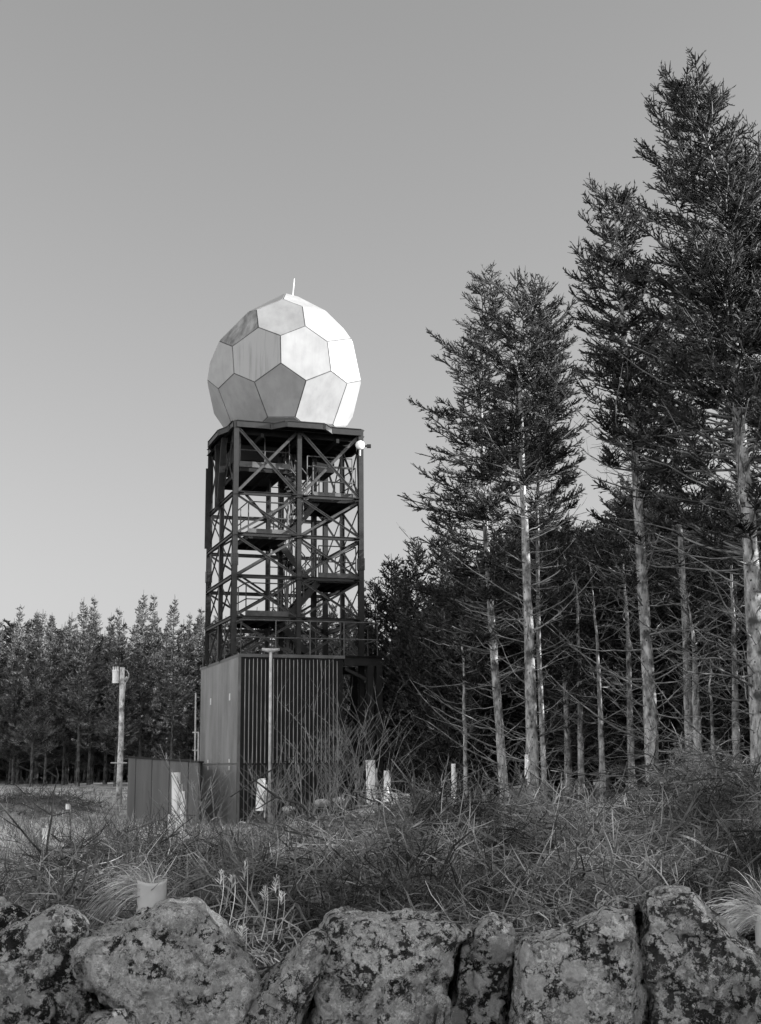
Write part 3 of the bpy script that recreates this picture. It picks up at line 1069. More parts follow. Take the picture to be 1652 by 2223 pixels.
def interp_path(path, h):
    zs = np.array([p[2] for p in path]); xs = np.array([p[0] for p in path]); ys = np.array([p[1] for p in path])
    return np.stack([np.interp(h, zs, xs), np.interp(h, zs, ys), h], -1)


def nrm(v): return v/(np.linalg.norm(v, axis=-1, keepdims=True)+1e-9)


def spruce(seed, path, r0, cb, Lfun, wind=0., windaz=math.pi, dens=1., twr=.018, dead=1., deadbase=.08, upsw=(.15, .35), sec=.10, tertl=.22, Ldead=1.3, spike=.35, tail=1.):
    """returns (trunk, branches, crown) MBs around a base at z = 0; path is a list of points with rising z"""
    R = np.random.default_rng(seed)
    H = path[-1][2]
    zz = np.linspace(0, H, 34)
    pts = interp_path(path, zz)
    wig = np.cumsum(R.normal(0, .012, (34, 2)), axis=0); pts[:, :2] += wig*np.linspace(0, 1, 34)[:, None]
    rad = r0*(1-(zz/H))**.8+.006
    rad[0] *= 1.25
    rad = rad*(1+R.normal(0, .035, 34))
    trunk = MB(); V, F = tubes(pts[None], rad[None], 9); trunk.add(V, F)

    def tpt(h): return np.stack([np.interp(h, zz, pts[:, 0]), np.interp(h, zz, pts[:, 1]), h], -1)
    br = MB(); cr = MB()
    # --- live branches
    hs = []
    h = cb
    while h < H-.12:
        n = R.integers(5, 8)
        for _ in range(int(round(n*dens))): hs.append(h+R.normal(0, .07))
        for _ in range(int(2*dens+.5)): hs.append(h+R.uniform(.05, .3))
        h += R.uniform(.26, .40)
    nlow = int(len(hs)*.26*tail)
    hs = list(hs)+list(cb-(cb*.42)*R.uniform(0, 1, nlow)**1.5)
    hs = np.clip(np.array(hs), cb*.5, H-.06); nb = len(hs)
    az = R.uniform(0, 2*np.pi, nb)
    u = np.minimum(1.15, (H-hs)/(H-cb))
    Lb = np.array([Lfun(x) for x in u])*R.uniform(.6, 1.15, nb)*(1+wind*np.cos(az-windaz))
    Lb = np.maximum(Lb, .15)
    o = tpt(hs)
    d = np.stack([np.cos(az), np.sin(az), np.zeros(nb)], -1)
    k = 8
    t = np.linspace(0, 1, k)
    a = (upsw[0]+.75*np.exp(-u*6))*R.uniform(.5, 1.4, nb)+R.normal(0, .08, nb); b = upsw[1]*R.uniform(.3, 1.4, nb)
    bend = R.normal(0, .15, nb)
    side = np.stack([-np.sin(az), np.cos(az), np.zeros(nb)], -1)

    def bpt(i, s):
        return o[i]+d[i]*(Lb[i]*s)[..., None]+side[i]*(Lb[i]*bend[i]*s**2)[..., None]+np.array([0, 0, 1.])*(Lb[i]*(a[i]*s+b[i]*s**2))[..., None]

    def btan(i, s):
        return nrm(d[i]+side[i]*(2*bend[i]*s)[..., None]+np.array([0, 0, 1.])*(a[i]+2*b[i]*s)[..., None])
    ii = np.repeat(np.arange(nb), k).reshape(nb, k); tt = np.broadcast_to(t, (nb, k))
    Pb = bpt(ii, tt)
    Pb += R.normal(0, .012, Pb.shape)
    Rb = (.005+.011*Lb[:, None]*(1-.75*tt))
    V, F = tubes(Pb, Rb, 4); br.add(V, F)
    # secondaries
    cnt = np.maximum(3, (Lb/sec*2).astype(int))
    i2 = np.repeat(np.arange(nb), cnt); n2 = len(i2)
    s2 = R.uniform(.12, 1.0, n2)**.8
    lowb = hs[i2] < cb
    s2 = np.where(lowb, .55+.45*s2, s2)
    sg = R.choice([-1., 1.], n2)
    tn = btan(i2, s2)
    sd = nrm(np.cross(tn, np.array([0, 0, 1.])))*sg[:, None]
    fwd = R.uniform(.35, .9, n2)[:, None]
    vz = R.normal(.02, .30, n2)
    dir2 = nrm(tn*fwd+sd*1.0*R.uniform(.3, 1, n2)[:, None]+np.array([0, 0, 1.])*vz[:, None])
    l2 = (.10+.36*(1-s2)*np.minimum(1, Lb[i2]/1.2)+.10)*R.uniform(.5, 1.3, n2)
    o2 = bpt(i2, s2)
    cv = R.uniform(-.1, .45, n2)
    kk = np.linspace(0, 1, 4)
    P2 = o2[:, None]+dir2[:, None]*(l2[:, None]*kk)[..., None]+np.array([0, 0, 1.])*(l2[:, None]*cv[:, None]*kk**2)[..., None]
    R2 = twr*R.uniform(.6, 1.15, n2)[:, None]*np.array([.55, 1., .95, .35])[None]
    V, F = tubes(P2, R2, 3); cr.add(V, F)
    # tertiary
    c3 = np.maximum(1, (l2/.075).astype(int))
    i3 = np.repeat(np.arange(n2), c3); n3 = len(i3)
    s3 = R.uniform(.1, .95, n3)
    o3 = o2[i3]+dir2[i3]*(l2[i3]*s3)[:, None]+np.array([0, 0, 1.])*(l2[i3]*cv[i3]*s3**2)[:, None]
    sd3 = nrm(np.cross(dir2[i3], np.array([0, 0, 1.])))*R.choice([-1., 1.], n3)[:, None]
    dir3 = nrm(dir2[i3]*.7+sd3*R.uniform(.3, 1, n3)[:, None]+R.normal(0, .30, (n3, 3))+np.array([0, 0, .12]))
    l3 = R.uniform(.4, 1.2, n3)*tertl*(1-.5*s3)*.75
    k3 = np.linspace(0, 1, 3)
    P3 = o3[:, None]+dir3[:, None]*(l3[:, None]*k3)[..., None]
    P3[:, 2, 2] += l3*.12
    R3 = twr*R.uniform(.55, 1.1, n3)[:, None]*np.array([.6, 1., .4])[None]
    V, F = tubes(P3, R3, 3); cr.add(V, F)
    # end shoots at branch tips and leader
    it = np.arange(nb); P4 = bpt(ii[:, :4], np.broadcast_to(np.linspace(.8, 1.08, 4), (nb, 4)))
    R4 = np.full((nb, 4), twr)*np.array([1, 1., .9, .4]); V, F = tubes(P4, R4, 3); cr.add(V, F)
    lead = tpt(np.linspace(H-.5, H, 5))
    lead[-1, 2] += spike; lead[-1, 0] -= .08*spike
    V, F = tubes(lead[None], np.array([[twr, twr*1.1, twr*1.1, twr, twr*.5]]), 4); cr.add(V, F)
    # --- dead branches below the crown
    h = H*deadbase; hd = []
    while h < cb+(H-cb)*.10:
        n = int(R.integers(3, 6)*dead)
        for _ in range(n): hd.append(h+R.normal(0, .10))
        h += R.uniform(.22, .42)
    if hd:
        hd = np.clip(np.array(hd), .15, H); m_ = len(hd)
        az = R.uniform(0, 2*np.pi, m_)
        d_ = np.stack([np.cos(az), np.sin(az), np.zeros(m_)], -1); s_ = np.stack([-np.sin(az), np.cos(az), np.zeros(m_)], -1)
        Ld = Ldead*R.uniform(.05, 1.15, m_)*np.where(R.uniform(0, 1, m_) < .3, .35, 1.)*(1+.5*wind*np.cos(az-windaz))
        a_ = R.uniform(-.25, .42, m_); b_ = R.uniform(.05, .62, m_); bn = R.normal(0, .4, m_)
        o_ = tpt(hd)
        tt = np.broadcast_to(np.linspace(0, 1, 8), (m_, 8))
        Pd = o_[:, None]+d_[:, None]*(Ld[:, None]*tt)[..., None]+s_[:, None]*(Ld[:, None]*bn[:, None]*tt**2)[..., None]+np.array([0, 0, 1.])*(Ld[:, None]*(a_[:, None]*tt+b_[:, None]*tt**2))[..., None]
        Pd += R.normal(0, .022, Pd.shape)*tt[..., None]
        f1 = R.uniform(3, 8, m_)[:, None]; p1 = R.uniform(0, 6.28, m_)[:, None]; am = (Ld*R.uniform(.01, .05, m_))[:, None]
        Pd[..., 2] += am*np.sin(tt*f1+p1)*tt; Pd += s_[:, None]*(am*np.sin(tt*f1*1.4+p1*2)*tt)[..., None]
        Rd = (.0045+.0085*Ld[:, None]*(1-.85*tt))
        V, F = tubes(Pd, Rd, 4); br.add(V, F)
        c = np.maximum(1, (Ld/.16).astype(int)); i_ = np.repeat(np.arange(m_), c); n_ = len(i_)
        s = R.uniform(.2, .98, n_)
        ob = o_[i_]+d_[i_]*(Ld[i_]*s)[:, None]+s_[i_]*(Ld[i_]*bn[i_]*s**2)[:, None]+np.array([0, 0, 1.])*(Ld[i_]*(a_[i_]*s+b_[i_]*s**2))[:, None]
        dr = nrm(d_[i_]*R.uniform(.2, 1, n_)[:, None]+s_[i_]*R.choice([-1., 1.], n_)[:, None]*R.uniform(.2, 1, n_)[:, None]+np.array([0, 0, 1.])*R.normal(.15, .5, n_)[:, None])
        ls = R.uniform(.08, .5, n_)*np.minimum(1., Ld[i_])*(1.1-.6*s)
        q = np.linspace(0, 1, 4)
        Ps = ob[:, None]+dr[:, None]*(ls[:, None]*q)[..., None]+np.array([0, 0, 1.])*(ls[:, None]*R.uniform(-.1, .5, n_)[:, None]*q**2)[..., None]
        Rs = np.broadcast_to(np.array([.005, .0045, .0035, .002]), (n_, 4))
        V, F = tubes(Ps, Rs*.9, 3); br.add(V, F)
    return trunk, br, cr


def put_tree(name, base, meshes, label, group, cat='tree', rz=0., sc=1.):
    t = empty(name, base, label, cat, group)
    t.rotation_euler.z = rz
    t.scale = (sc[0], sc[0], sc[1]) if isinstance(sc, tuple) else (sc, sc, sc)
    for n, me in meshes:
        o = bpy.data.objects.new(n, me); COL.objects.link(o); o.parent = t
    return t


def meshes_of(mbs, mats):
    return [(n, mb.mesh(n, mt, smooth=True)) for n, mb, mt in zip(('trunk', 'branches', 'crown'), mbs, mats)]


HERO = (M_bark, M_twig, M_needle)
GH = 'tall spruces at the right edge of the clearing'


def px_path(pp, Y):
    pts = [P(x, y, Y) for x, y in pp]
    bz = gzs(pts[0].x, Y)
    # extend down to the ground
    p0, p1 = pts[0], pts[1]
    if p0.z > bz:
        pts.insert(0, p0+(p0-p1)*((p0.z-bz)/(p1.z-p0.z)))
    base = Vector((pts[0].x, pts[0].y, bz-.05))
    return base, [tuple(p-base) if i else (0, 0, 0) for i, p in enumerate(pts)]


def hero(pp, Y, label, zc_px, **kw):
    pp = pp[:2]+[(x, y+20*(1700-y)/1500+4) for x, y in pp[2:]]
    base, path = px_path(pp, Y)
    cb = P(pp[1][0], zc_px, Y).z-base.z
    put_tree('spruce_tree', base, meshes_of(spruce(path=path, cb=cb, **kw), HERO), label, GH)


PI = math.pi


def GU(u): return 1-.6*max(0, u-.5)


hero([(1655, 1700), (1645, 1500), (1622, 1100), (1596, 850), (1580, 600), (1545, 350), (1508, 205), (1492, 172)], 24.,
     'tallest spruce, with pale trunk and wind-swept top at the right edge', 900, seed=11, r0=.19, Lfun=lambda u: (.34+2.0*u**.8)*GU(u), wind=.30,
     dens=1.35, dead=1.7, Ldead=2.3, upsw=(.22, .25), twr=.0145, sec=.085, tertl=.19, spike=.1)
hero([(1418, 1720), (1410, 1500), (1386, 1100), (1372, 900), (1352, 700), (1335, 520), (1325, 402)], 27.,
     'second tallest spruce, its straight pale trunk left of the tallest one', 1010, seed=12, r0=.152, Lfun=lambda u: (.30+1.0*u**.6)*GU(u), wind=.15,
     dens=1.2, dead=1.5, Ldead=1.9, upsw=(.2, .3), twr=.0145, sec=.085, tertl=.19, spike=.15)
hero([(1157, 1700), (1150, 1500), (1130, 1050), (1122, 800), (1140, 680), (1154, 625)], 30.,
     'bushy crowned spruce with the palest bare trunk, nearest the tower side', 1040, seed=13, r0=.15, Lfun=lambda u: (.35+1.5*u**.5)*GU(u), wind=-.05,
     dens=.95, dead=1.25, Ldead=1.6, upsw=(.22, .3), twr=.0145, sec=.085, tertl=.19, spike=.1)
hero([(1093, 1700), (1078, 1500), (1056, 1200), (1047, 1000), (1040, 800), (1058, 670), (1070, 600), (1046, 572)], 33.,
     'slim dark-stemmed spruce with long left branches and a bent leader', 1320, seed=14, r0=.12, Lfun=lambda u: (.25+1.65*u**.7)*GU(u), wind=.3,
     dens=.8, dead=1.1, Ldead=1.8, upsw=(.12, .25), twr=.0135, sec=.085, tertl=.19, spike=.05)
hero([(1182, 1700), (1170, 1400), (1165, 1100), (1180, 800), (1195, 690)], 34.5,
     'thin spruce stem close behind the bushy crowned spruce', 1060, seed=15, r0=.075, Lfun=lambda u: (.3+1.1*u**.6)*GU(u), wind=0.,
     dens=.9, dead=1., Ldead=1.3, twr=.0145, sec=.085, tertl=.19)
hero([(1740, 1700), (1712, 1100), (1680, 600), (1645, 330)], 27.5,
     'spruce crown leaning in from outside the right edge behind the tallest', 1000, seed=16, r0=.2, Lfun=lambda u: (.3+1.9*u**.6)*GU(u), wind=.3,
     dens=1.1, dead=1., Ldead=1.9, twr=.0145, sec=.085, tertl=.19)
hero([(1500, 1700), (1488, 1300), (1470, 900), (1462, 660)], 31.,
     'spruce filling the gap between the two tallest, stem half hidden', 1120, seed=17, r0=.11, Lfun=lambda u: (.3+1.25*u**.6)*GU(u), wind=.1,
     dens=1., dead=1.3, Ldead=1.7, twr=.0145, sec=.085, tertl=.19)


# prototypes for the rest of the wood
def proto(seed, H, cb, Lf, mats, **kw):
    path = [(0, 0, 0), (.05, 0, H*.4), (-.04, .03, H*.8), (0, 0, H)]
    return meshes_of(spruce(seed, path, kw.pop('r0', .13), cb, Lf, **kw), mats)


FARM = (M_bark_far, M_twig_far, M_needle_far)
M_twig_mid = gmat('mid_branches', .03, .14, rough=.75, scale=4, island=.6)
MIDM = (M_bark, M_twig_mid, M_needle)
MIDD = (M_bark_far, M_twig_mid, M_needle)
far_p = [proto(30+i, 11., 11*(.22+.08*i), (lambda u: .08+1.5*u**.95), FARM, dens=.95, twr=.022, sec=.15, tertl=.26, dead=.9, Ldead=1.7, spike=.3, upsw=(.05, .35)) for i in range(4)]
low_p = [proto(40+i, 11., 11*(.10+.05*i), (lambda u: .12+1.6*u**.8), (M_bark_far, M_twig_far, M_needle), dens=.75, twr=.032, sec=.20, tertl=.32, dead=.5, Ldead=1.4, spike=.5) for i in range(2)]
mid_p = [proto(50+i, 12., 12*(.38+.08*i), (lambda u: .3+1.4*u**.6), MIDM, dens=.85, twr=.023, sec=.14, tertl=.26, dead=1.6, Ldead=1.9, r0=.15, wind=.1) for i in range(2)]
midlow_p = [proto(60+i, 12., 12*(.14+.06*i), (lambda u: .3+1.7*u**.6), MIDD, dens=.8, twr=.025, sec=.15, tertl=.28, dead=1., Ldead=1.7, r0=.14) for i in range(2)]
rsd = random.Random(5)


def plant(protos, x, ytop, Y, label, group, wide=1.):
    top = P(x, ytop, Y)
    z0 = gzs(top.x, Y)
    pi = rsd.randrange(len(protos)); pr = protos[pi]
    Hp = 11. if protos in (far_p, low_p) else 12.
    s = (top.z-z0)/(Hp+.4)
    put_tree('spruce_tree', (top.x, Y, z0-.05), pr, label, group, rz=rsd.uniform(0, 6.28), sc=(s*wide, s))


GL = 'spruces along the far edge of the clearing'
left_tops = [(-30, 1360, 'spruce cut by the left edge of the view'), (45, 1312, 'leftmost whole spruce of the far wood, with a broad clubbed top'),
             (84, 1322, 'slender spruce right beside the leftmost one'), (112, 1330, 'spruce between the leftmost pair and the twin topped group'),
             (150, 1350, 'shorter spruce left of the twin spires'), (183, 1296, 'left one of the twin spired spruces of the far wood'),
             (206, 1292, 'right one of the twin spired spruces of the far wood'), (240, 1330, 'short spruce directly above the utility pole'),
             (262, 1316, 'spruce rising just right above the utility pole'), (313, 1280, 'highest spired spruce between pole and building'),
             (333, 1288, 'second spire close right of the highest far spruce'), (380, 1290, 'lone pointed spruce left of the tower'),
             (412, 1330, 'bushy spruce between the lone pointed one and the tower'), (436, 1318, 'spruce touching the left side of the tower')]
for i, (x, y, lb) in enumerate(left_tops):
    plant(far_p, x, y-6, 66+2.5*math.sin(i*2.1), lb, GL, .82)
GB = 'spruces in the depth of the far wood'
LBk = 'spruce standing in the dark depth of the far wood behind the first row'
for row, (Yr, dy) in enumerate(((71, 25), (75, 35), (80, 40), (86, 50))):
    x = -60+row*13
    while x < 480:
        plant(low_p if row else far_p, x+rsd.uniform(-12, 12), 1312+dy+rsd.uniform(-22, 45), Yr+rsd.uniform(-2, 2), LBk, GB, .95)
        x += rsd.uniform(24, 36)+row*3
bush_p = [proto(80+i, 11., .4, (lambda u: .3+1.9*u**.5), (M_bark_far, M_twig_far, M_needle), dens=.8, twr=.06, sec=.34, tertl=.45, dead=.2, Ldead=1.4, spike=.5) for i in range(1)]
for row, Yr in enumerate((92, 99)):
    x = -62+row*2
    while x < 62:
        z0 = gzs(x, Yr); s = rsd.uniform(.85, 1.0)
        put_tree('spruce_tree', (x+rsd.uniform(-.5, .5), Yr+rsd.uniform(-2, 2), z0-.3), bush_p[0], 'densely branched spruce closing the back of the wood', 'spruces closing the back of the wood', rz=rsd.uniform(0, 6), sc=(s*1.3, s))
        x += 3.3
GT = 'spruces seen through and behind the lattice tower'
LT = 'spruce seen through the bars of the tower, part of the wood behind it'
for i, (x, y) in enumerate([(470, 1335), (505, 1345), (545, 1352), (585, 1340), (622, 1315), (655, 1290), (690, 1283), (722, 1300), (755, 1290), (788, 1262)]):
    plant(far_p, x, y, 62-i*.9+rsd.uniform(-1, 1), LT, GT, .85)
for i in range(11):
    plant(low_p, 455+i*33, 1345-i*4+rsd.uniform(-15, 15), 67-i+rsd.uniform(-1, 1), LT, GT, 1.25)
GR = 'spruces of the wood right of the tower'
right_tops = [(818, 1252, 47, 'low spruce touching the right side of the tower'), (850, 1196, 46, 'spruce with the pale spiked leader just right of the tower'),
              (880, 1230, 45, 'spruce between the pale leader and the stepped one'), (908, 1165, 43, 'spruce stepping up from the tower towards the tall ones'),
              (958, 1140, 41, 'spruce left behind the slim dark stem'), (1000, 1190, 40, 'lower spruce beneath the long left branches')]
for x, y, Y, lb in right_tops:
    plant(midlow_p, x, y, Y, lb, GR, .9)
LR = 'spruce in the dark depth of the wood behind the tall right hand trunks'
for row, (Yr, yt) in enumerate(((38, 1120), (42, 1080), (47, 1050), (53, 1080), (60, 1120))):
    x = 860+row*9 if row else 1215
    while x < 1760:
        yy = yt+rsd.uniform(-40, 50)
        if x < 1190: yy = max(yy, 1440-(x-800)*.95)
        elif 1180 < x < 1330: yy = max(yy, 1130)
        plant(mid_p if row == 0 and rsd.random() < .35 else midlow_p, x, yy, Yr+rsd.uniform(-1.5, 1.5), LR, GR+' (depth)', 1.2)
        x += rsd.uniform(62, 84)-row*3
# bare pale stems standing in the near edge of the right wood
GS = 'thin bare stems at the edge of the right wood'
stems = [(1262, 1215, 36., .10, 'bare pale stem between the bushy and the second tallest spruce'), (1308, 1250, 35., .09, 'bare straight stem just left of the second tallest spruce'),
         (1372, 1180, 35.5, .11, 'dark bare stem close left behind the second tallest trunk'), (1518, 1300, 29., .13, 'bark-stripped double stem between the two tallest trunks'),
         (1550, 1400, 28., .045, 'whip-thin bare stem left of the tallest trunk'), (1600, 1150, 30., .10, 'bare slanted stem right behind the whip-thin one'),
         (1010, 1350, 37., .08, 'bare stem left of the slim dark spruce')]
for i, (x, yt, Y, r, lb) in enumerate(stems):
    base, path = px_path([(x, 1700), (x-8, 1450), (x-18, yt)], Y)
    put_tree('spruce_tree', base, meshes_of(spruce(70+i, path, r, path[-1][2]*.9, lambda u: .3, dead=1.4 if r > .06 else .6, Ldead=1.3, dens=.4), (M_bark, M_twig, M_needle)), lb, GS)
# the wood goes on outside the right edge of the view; it shades the clearing
LO = 'spruce of the wood going on outside the right edge'
for i in range(26):
    yy = -6+i*2.6
    xx = max(15, yy*.36+3.6)+rsd.uniform(0, 5)
    z0 = gzs(xx, yy)
    s = rsd.uniform(.9, 1.15)
    put_tree('spruce_tree', (xx, yy, z0-.05), midlow_p[i % 2], LO, 'spruces outside the view', rz=rsd.uniform(0, 6), sc=(s*1.35, s))

# ------------------------------------------------------------------ ground cover
def scatter(n, xr, yr, power=1.5, seed=1):
    """ground points, denser towards the camera position"""
    n = int(n*1.45)
    R = np.random.default_rng(seed)
    u = R.uniform(0, 1, n)
    a, b = yr
    p = 1-power
    y = (a**p+u*(b**p-a**p))**(1/p)
    x = R.uniform(-.5, .5, n)*y
    k = (x > xr[0]) & (x < xr[1])
    return x[k], y[k]


def make_grass(name, x, y, h, w, mat, seed, lean=.35, label=None, k=4):
    R = np.random.default_rng(seed); n = len(x)
    z = gz(x, y)-.02
    az = R.uniform(0, 2*np.pi, n); d = np.stack([np.cos(az), np.sin(az), np.zeros(n)], -1)
    hh = h*R.uniform(.4, 1.25, n)*(.75+.45*np.sin(x*3.1+np.sin(y*2.3)*1.5)*np.cos(y*1.7+x)); ln = lean*R.uniform(.1, 1.6, n)
    t = np.linspace(0, 1, k)
    Pt = np.stack([x, y, z], -1)[:, None]+d[:, None]*(hh[:, None]*ln[:, None]*t**1.8)[..., None]+np.array([0, 0, 1.])*(hh[:, None]*(t-.35*ln[:, None]*t**2))[..., None]
    S = np.stack([-np.sin(az+R.normal(0, .8, n)), np.cos(az), np.zeros(n)], -1)
    S = nrm(S)
    W = w*R.uniform(.6, 1.3, n)[:, None]*np.array([1, .85, .55, .1])[None, :k]
    V, F = ribbons(Pt, W, S)
    o = MB().add(V, F).build(name, mat)
    return tag(o, label, kind='stuff')


def guard_clear(x, y):
    """patch kept clear of scatter to open the view of the round plant guard"""
    return ~((y > 6) & (y < 9.6) & (x > -1.95) & (x < -1.1))


def dens_mask(x, y, sc, th, seed):
    v = np.sin(x*sc+seed)*np.cos(y*sc*.8+seed*2)+.6*np.sin(x*sc*2.3+y*sc*1.7+seed)
    return v > th


# mid-distance pale grass of the clearing (left)
x, y = scatter(150000, (-30, 8), (15, 62), 1.6, 1)
k = (bzone(x, y) < .3) & ~((np.exp(-((x+13.2)/2.7)**2-((y-50)/2.6)**2) > .4) & (np.random.default_rng(5).uniform(0, 1, len(x)) < .8))
x, y = x[k], y[k]
k = dens_mask(x, y, 1.1, -.9, 3.); x, y = x[k], y[k]
make_grass('grass', x, y, .26, .010, M_grass_light, 2, .6, 'pale tufted grass of the clearing')
# rough grass near the wall
x, y = scatter(90000, (-6, 6), (8.2, 15), 1.3, 4)
k = (bzone(x, y) < .35) | (np.random.default_rng(8).uniform(0, 1, len(x)) < .05)
k &= dens_mask(x, y, 2.1, -.7, 1.) & guard_clear(x, y); x, y = x[k], y[k]
make_grass('grass', x, y, .26, .0034, M_grass, 5, .9, 'rough tangled grass behind the wall')
# rough tussocks of the clearing
x, y = scatter(60000, (-26, 0), (18, 60), 1.6, 41)
tk = (np.sin(x*4.1+np.sin(y*1.9)*2)+np.cos(y*2.7+x*1.3) > .75) & (bzone(x, y) < .3); x, y = x[tk], y[tk]
make_grass('grass', x, y, .50, .011, M_grass, 42, .7, 'rough darker tussocks in the pale clearing')
# grass on the mound crest and right side
x, y = scatter(70000, (-1.0, 9), (14, 32), 1.3, 6)
k = (y > 15.8+.05*x) | (np.random.default_rng(9).uniform(0, 1, len(x)) < .06); x, y = x[k], y[k]
make_grass('grass', x, y, .36, .008, M_grass, 7, .6, 'long dry grass along the top of the brash bank')


def make_brash(name, n, xr, yr, seed, lmin, lmax, r, mat, lift, arch, label, power=1.2, up_=.25, wmask=True, down=0., kids=3):
    R = np.random.default_rng(seed)
    x, y = scatter(n, xr, yr, power, seed+100)
    if wmask:
        k = R.uniform(0, 1, len(x)) < np.maximum(bzone(x, y), .12*(x > -4.5)); x, y = x[k], y[k]
    k = guard_clear(x, y); x, y = x[k], y[k]
    n = len(x)
    z = gz(x, y)+R.uniform(-.05, lift, n)
    az = R.uniform(0, 2*np.pi, n)
    d = np.stack([np.cos(az), np.sin(az), R.normal(up_, .55, n)], -1); d = nrm(d)
    Ls = R.uniform(lmin, lmax, n)**1.0
    s = np.cross(d, nrm(R.normal(0, 1, (n, 3)))); s = nrm(s)
    s2 = np.cross(d, s)
    ar = arch*R.normal(0, 1, n)
    ph = R.uniform(0, 6.28, n); fr_ = R.uniform(3, 8, n); am = R.uniform(.02, .10, n)
    O = np.stack([x, y, z], -1)

    def curve(i, t):
        L_ = Ls[i][..., None]
        tt = t[..., None]
        return O[i]+d[i]*(L_*tt)+s[i]*(L_*ar[i][..., None]*tt**2)+s2[i]*(am[i][..., None]*L_*np.sin(tt*fr_[i][..., None]+ph[i][..., None])) \
            - np.array([0, 0, 1.])*(L_*down*tt**2)
    t = np.linspace(0, 1, 6)
    ii = np.repeat(np.arange(n), 6).reshape(n, 6)
    Pt = curve(ii, np.broadcast_to(t, (n, 6)))
    Pt += R.normal(0, .006, Pt.shape)
    rr = r*R.uniform(.5, 1.4, n)
    mb = MB()
    V, F = tubes(Pt, rr[:, None]*np.linspace(1, .35, 6)[None], 3); mb.add(V, F)
    if kids:
        i2 = np.repeat(np.arange(n), kids); m2 = len(i2)
        s0 = R.uniform(.15, .95, m2)
        ob = curve(i2, s0)
        dd = nrm(d[i2]*.7+R.normal(0, .75, (m2, 3))+np.array([0, 0, .15]))
        l2 = Ls[i2]*R.uniform(.15, .55, m2)*(1.1-.6*s0)
        k2 = nrm(R.normal(0, 1, (m2, 3)))*R.uniform(0, .5, m2)[:, None]
        t4 = np.linspace(0, 1, 4)
        Pc = ob[:, None]+dd[:, None]*(l2[:, None]*t4)[..., None]+k2[:, None]*(l2[:, None]*t4**2)[..., None]
        V, F = tubes(Pc, (rr[i2]*.6)[:, None]*np.array([1, .9, .7, .35])[None], 3); mb.add(V, F)
    o = mb.build(name, mat)
    return tag(o, label, kind='stuff')


make_brash('brash_twigs', 21000, (-5, 9), (8, 19), 21, .15, .50, .0045, M_brash, .34, .4, 'heap of tangled cut twigs', up_=.2, down=.25)
make_brash('brash_twigs', 9000, (-5, 9), (8.3, 19), 22, .3, .8, .0070, M_brash, .40, .35, 'heap of tangled cut twigs', up_=.22, down=.35, kids=4)
make_brash('brash_branches', 650, (-5, 9), (9, 16), 23, .5, 1.4, .015, M_brash_dark, .10, .12, 'dark cut branches lying in the heap', up_=.0, down=.1, kids=2)
make_brash('brash_twigs', 5000, (-12, -2), (16, 30), 26, .2, .7, .007, M_brash_dark, .05, .3, 'dark twigs strewn in the pale clearing', wmask=False)
make_brash('brash_twigs', 5000, (-9, 0), (8, 16), 24, .12, .5, .0045, M_brash, .05, .3, 'thin twigs strewn in the grass', wmask=False)
make_brash('brash_twigs', 5000, (-15.6, -10.6), (47.6, 52.6), 25, .3, .9, .012, M_brash_dark, .15, .3, 'dark low heap of branches on the far left', wmask=False, up_=.1)


# ------------------------------------------------------------------ bare saplings
def bare_shrub(base, H, nst, seed, r0, spread=.25, lean=(0, 0), sub=9, curl=.2):
    R = random.Random(seed); m = MB()

    def grow(p, d, l, r, lev):
        pts = [p.copy()]; k = 6
        dd = d.copy()
        for i in range(k):
            dd = (dd+Vector((R.gauss(0, curl), R.gauss(0, curl), R.gauss(.05, curl)))*.35).normalized()
            pts.append(pts[-1]+dd*l/k)
        m.tube(pts, np.linspace(r, r*.4, k+1), 5, cap=False)
        if lev < 2:
            for j in range(sub if lev == 0 else sub//2):
                t = R.uniform(.25, .98); i = min(k-1, int(t*k)); q = pts[i].lerp(pts[i+1], t*k-i)
                a = R.uniform(0, 6.28); sd = Vector((math.cos(a), math.sin(a)*.8, R.uniform(.2, 1.0)))
                grow(q, (dd*.6+sd).normalized(), l*R.uniform(.18, .45), r*.45, lev+1)
    for s in range(nst):
        a = R.uniform(0, 6.28)
        d = Vector((math.cos(a)*spread+lean[0], math.sin(a)*spread+lean[1], 1)).normalized()
        grow(Vector(base)+Vector((R.gauss(0, .06), R.gauss(0, .06), -.05)), d, H*R.uniform(.6, 1.05), r0*R.uniform(.7, 1.1), 0)
    return m


GSh = 'bare saplings among the brash'


def shrub(x, ybase, Y, ytop, label, seed, nst=5, r=.012, mat=M_sap, spread=.25, lean=(0, 0), sub=9, onground=True, curl=.2):
    b = P(x, ybase, Y)
    if onground: b.z = gzs(b.x, b.y)
    H = P(x, ytop, Y).z-b.z
    o = bare_shrub(b, H, nst, seed, r, spread, lean, sub, curl).build('bare_sapling', mat, loc=b)
    return tag(o, label, 'sapling', GSh)


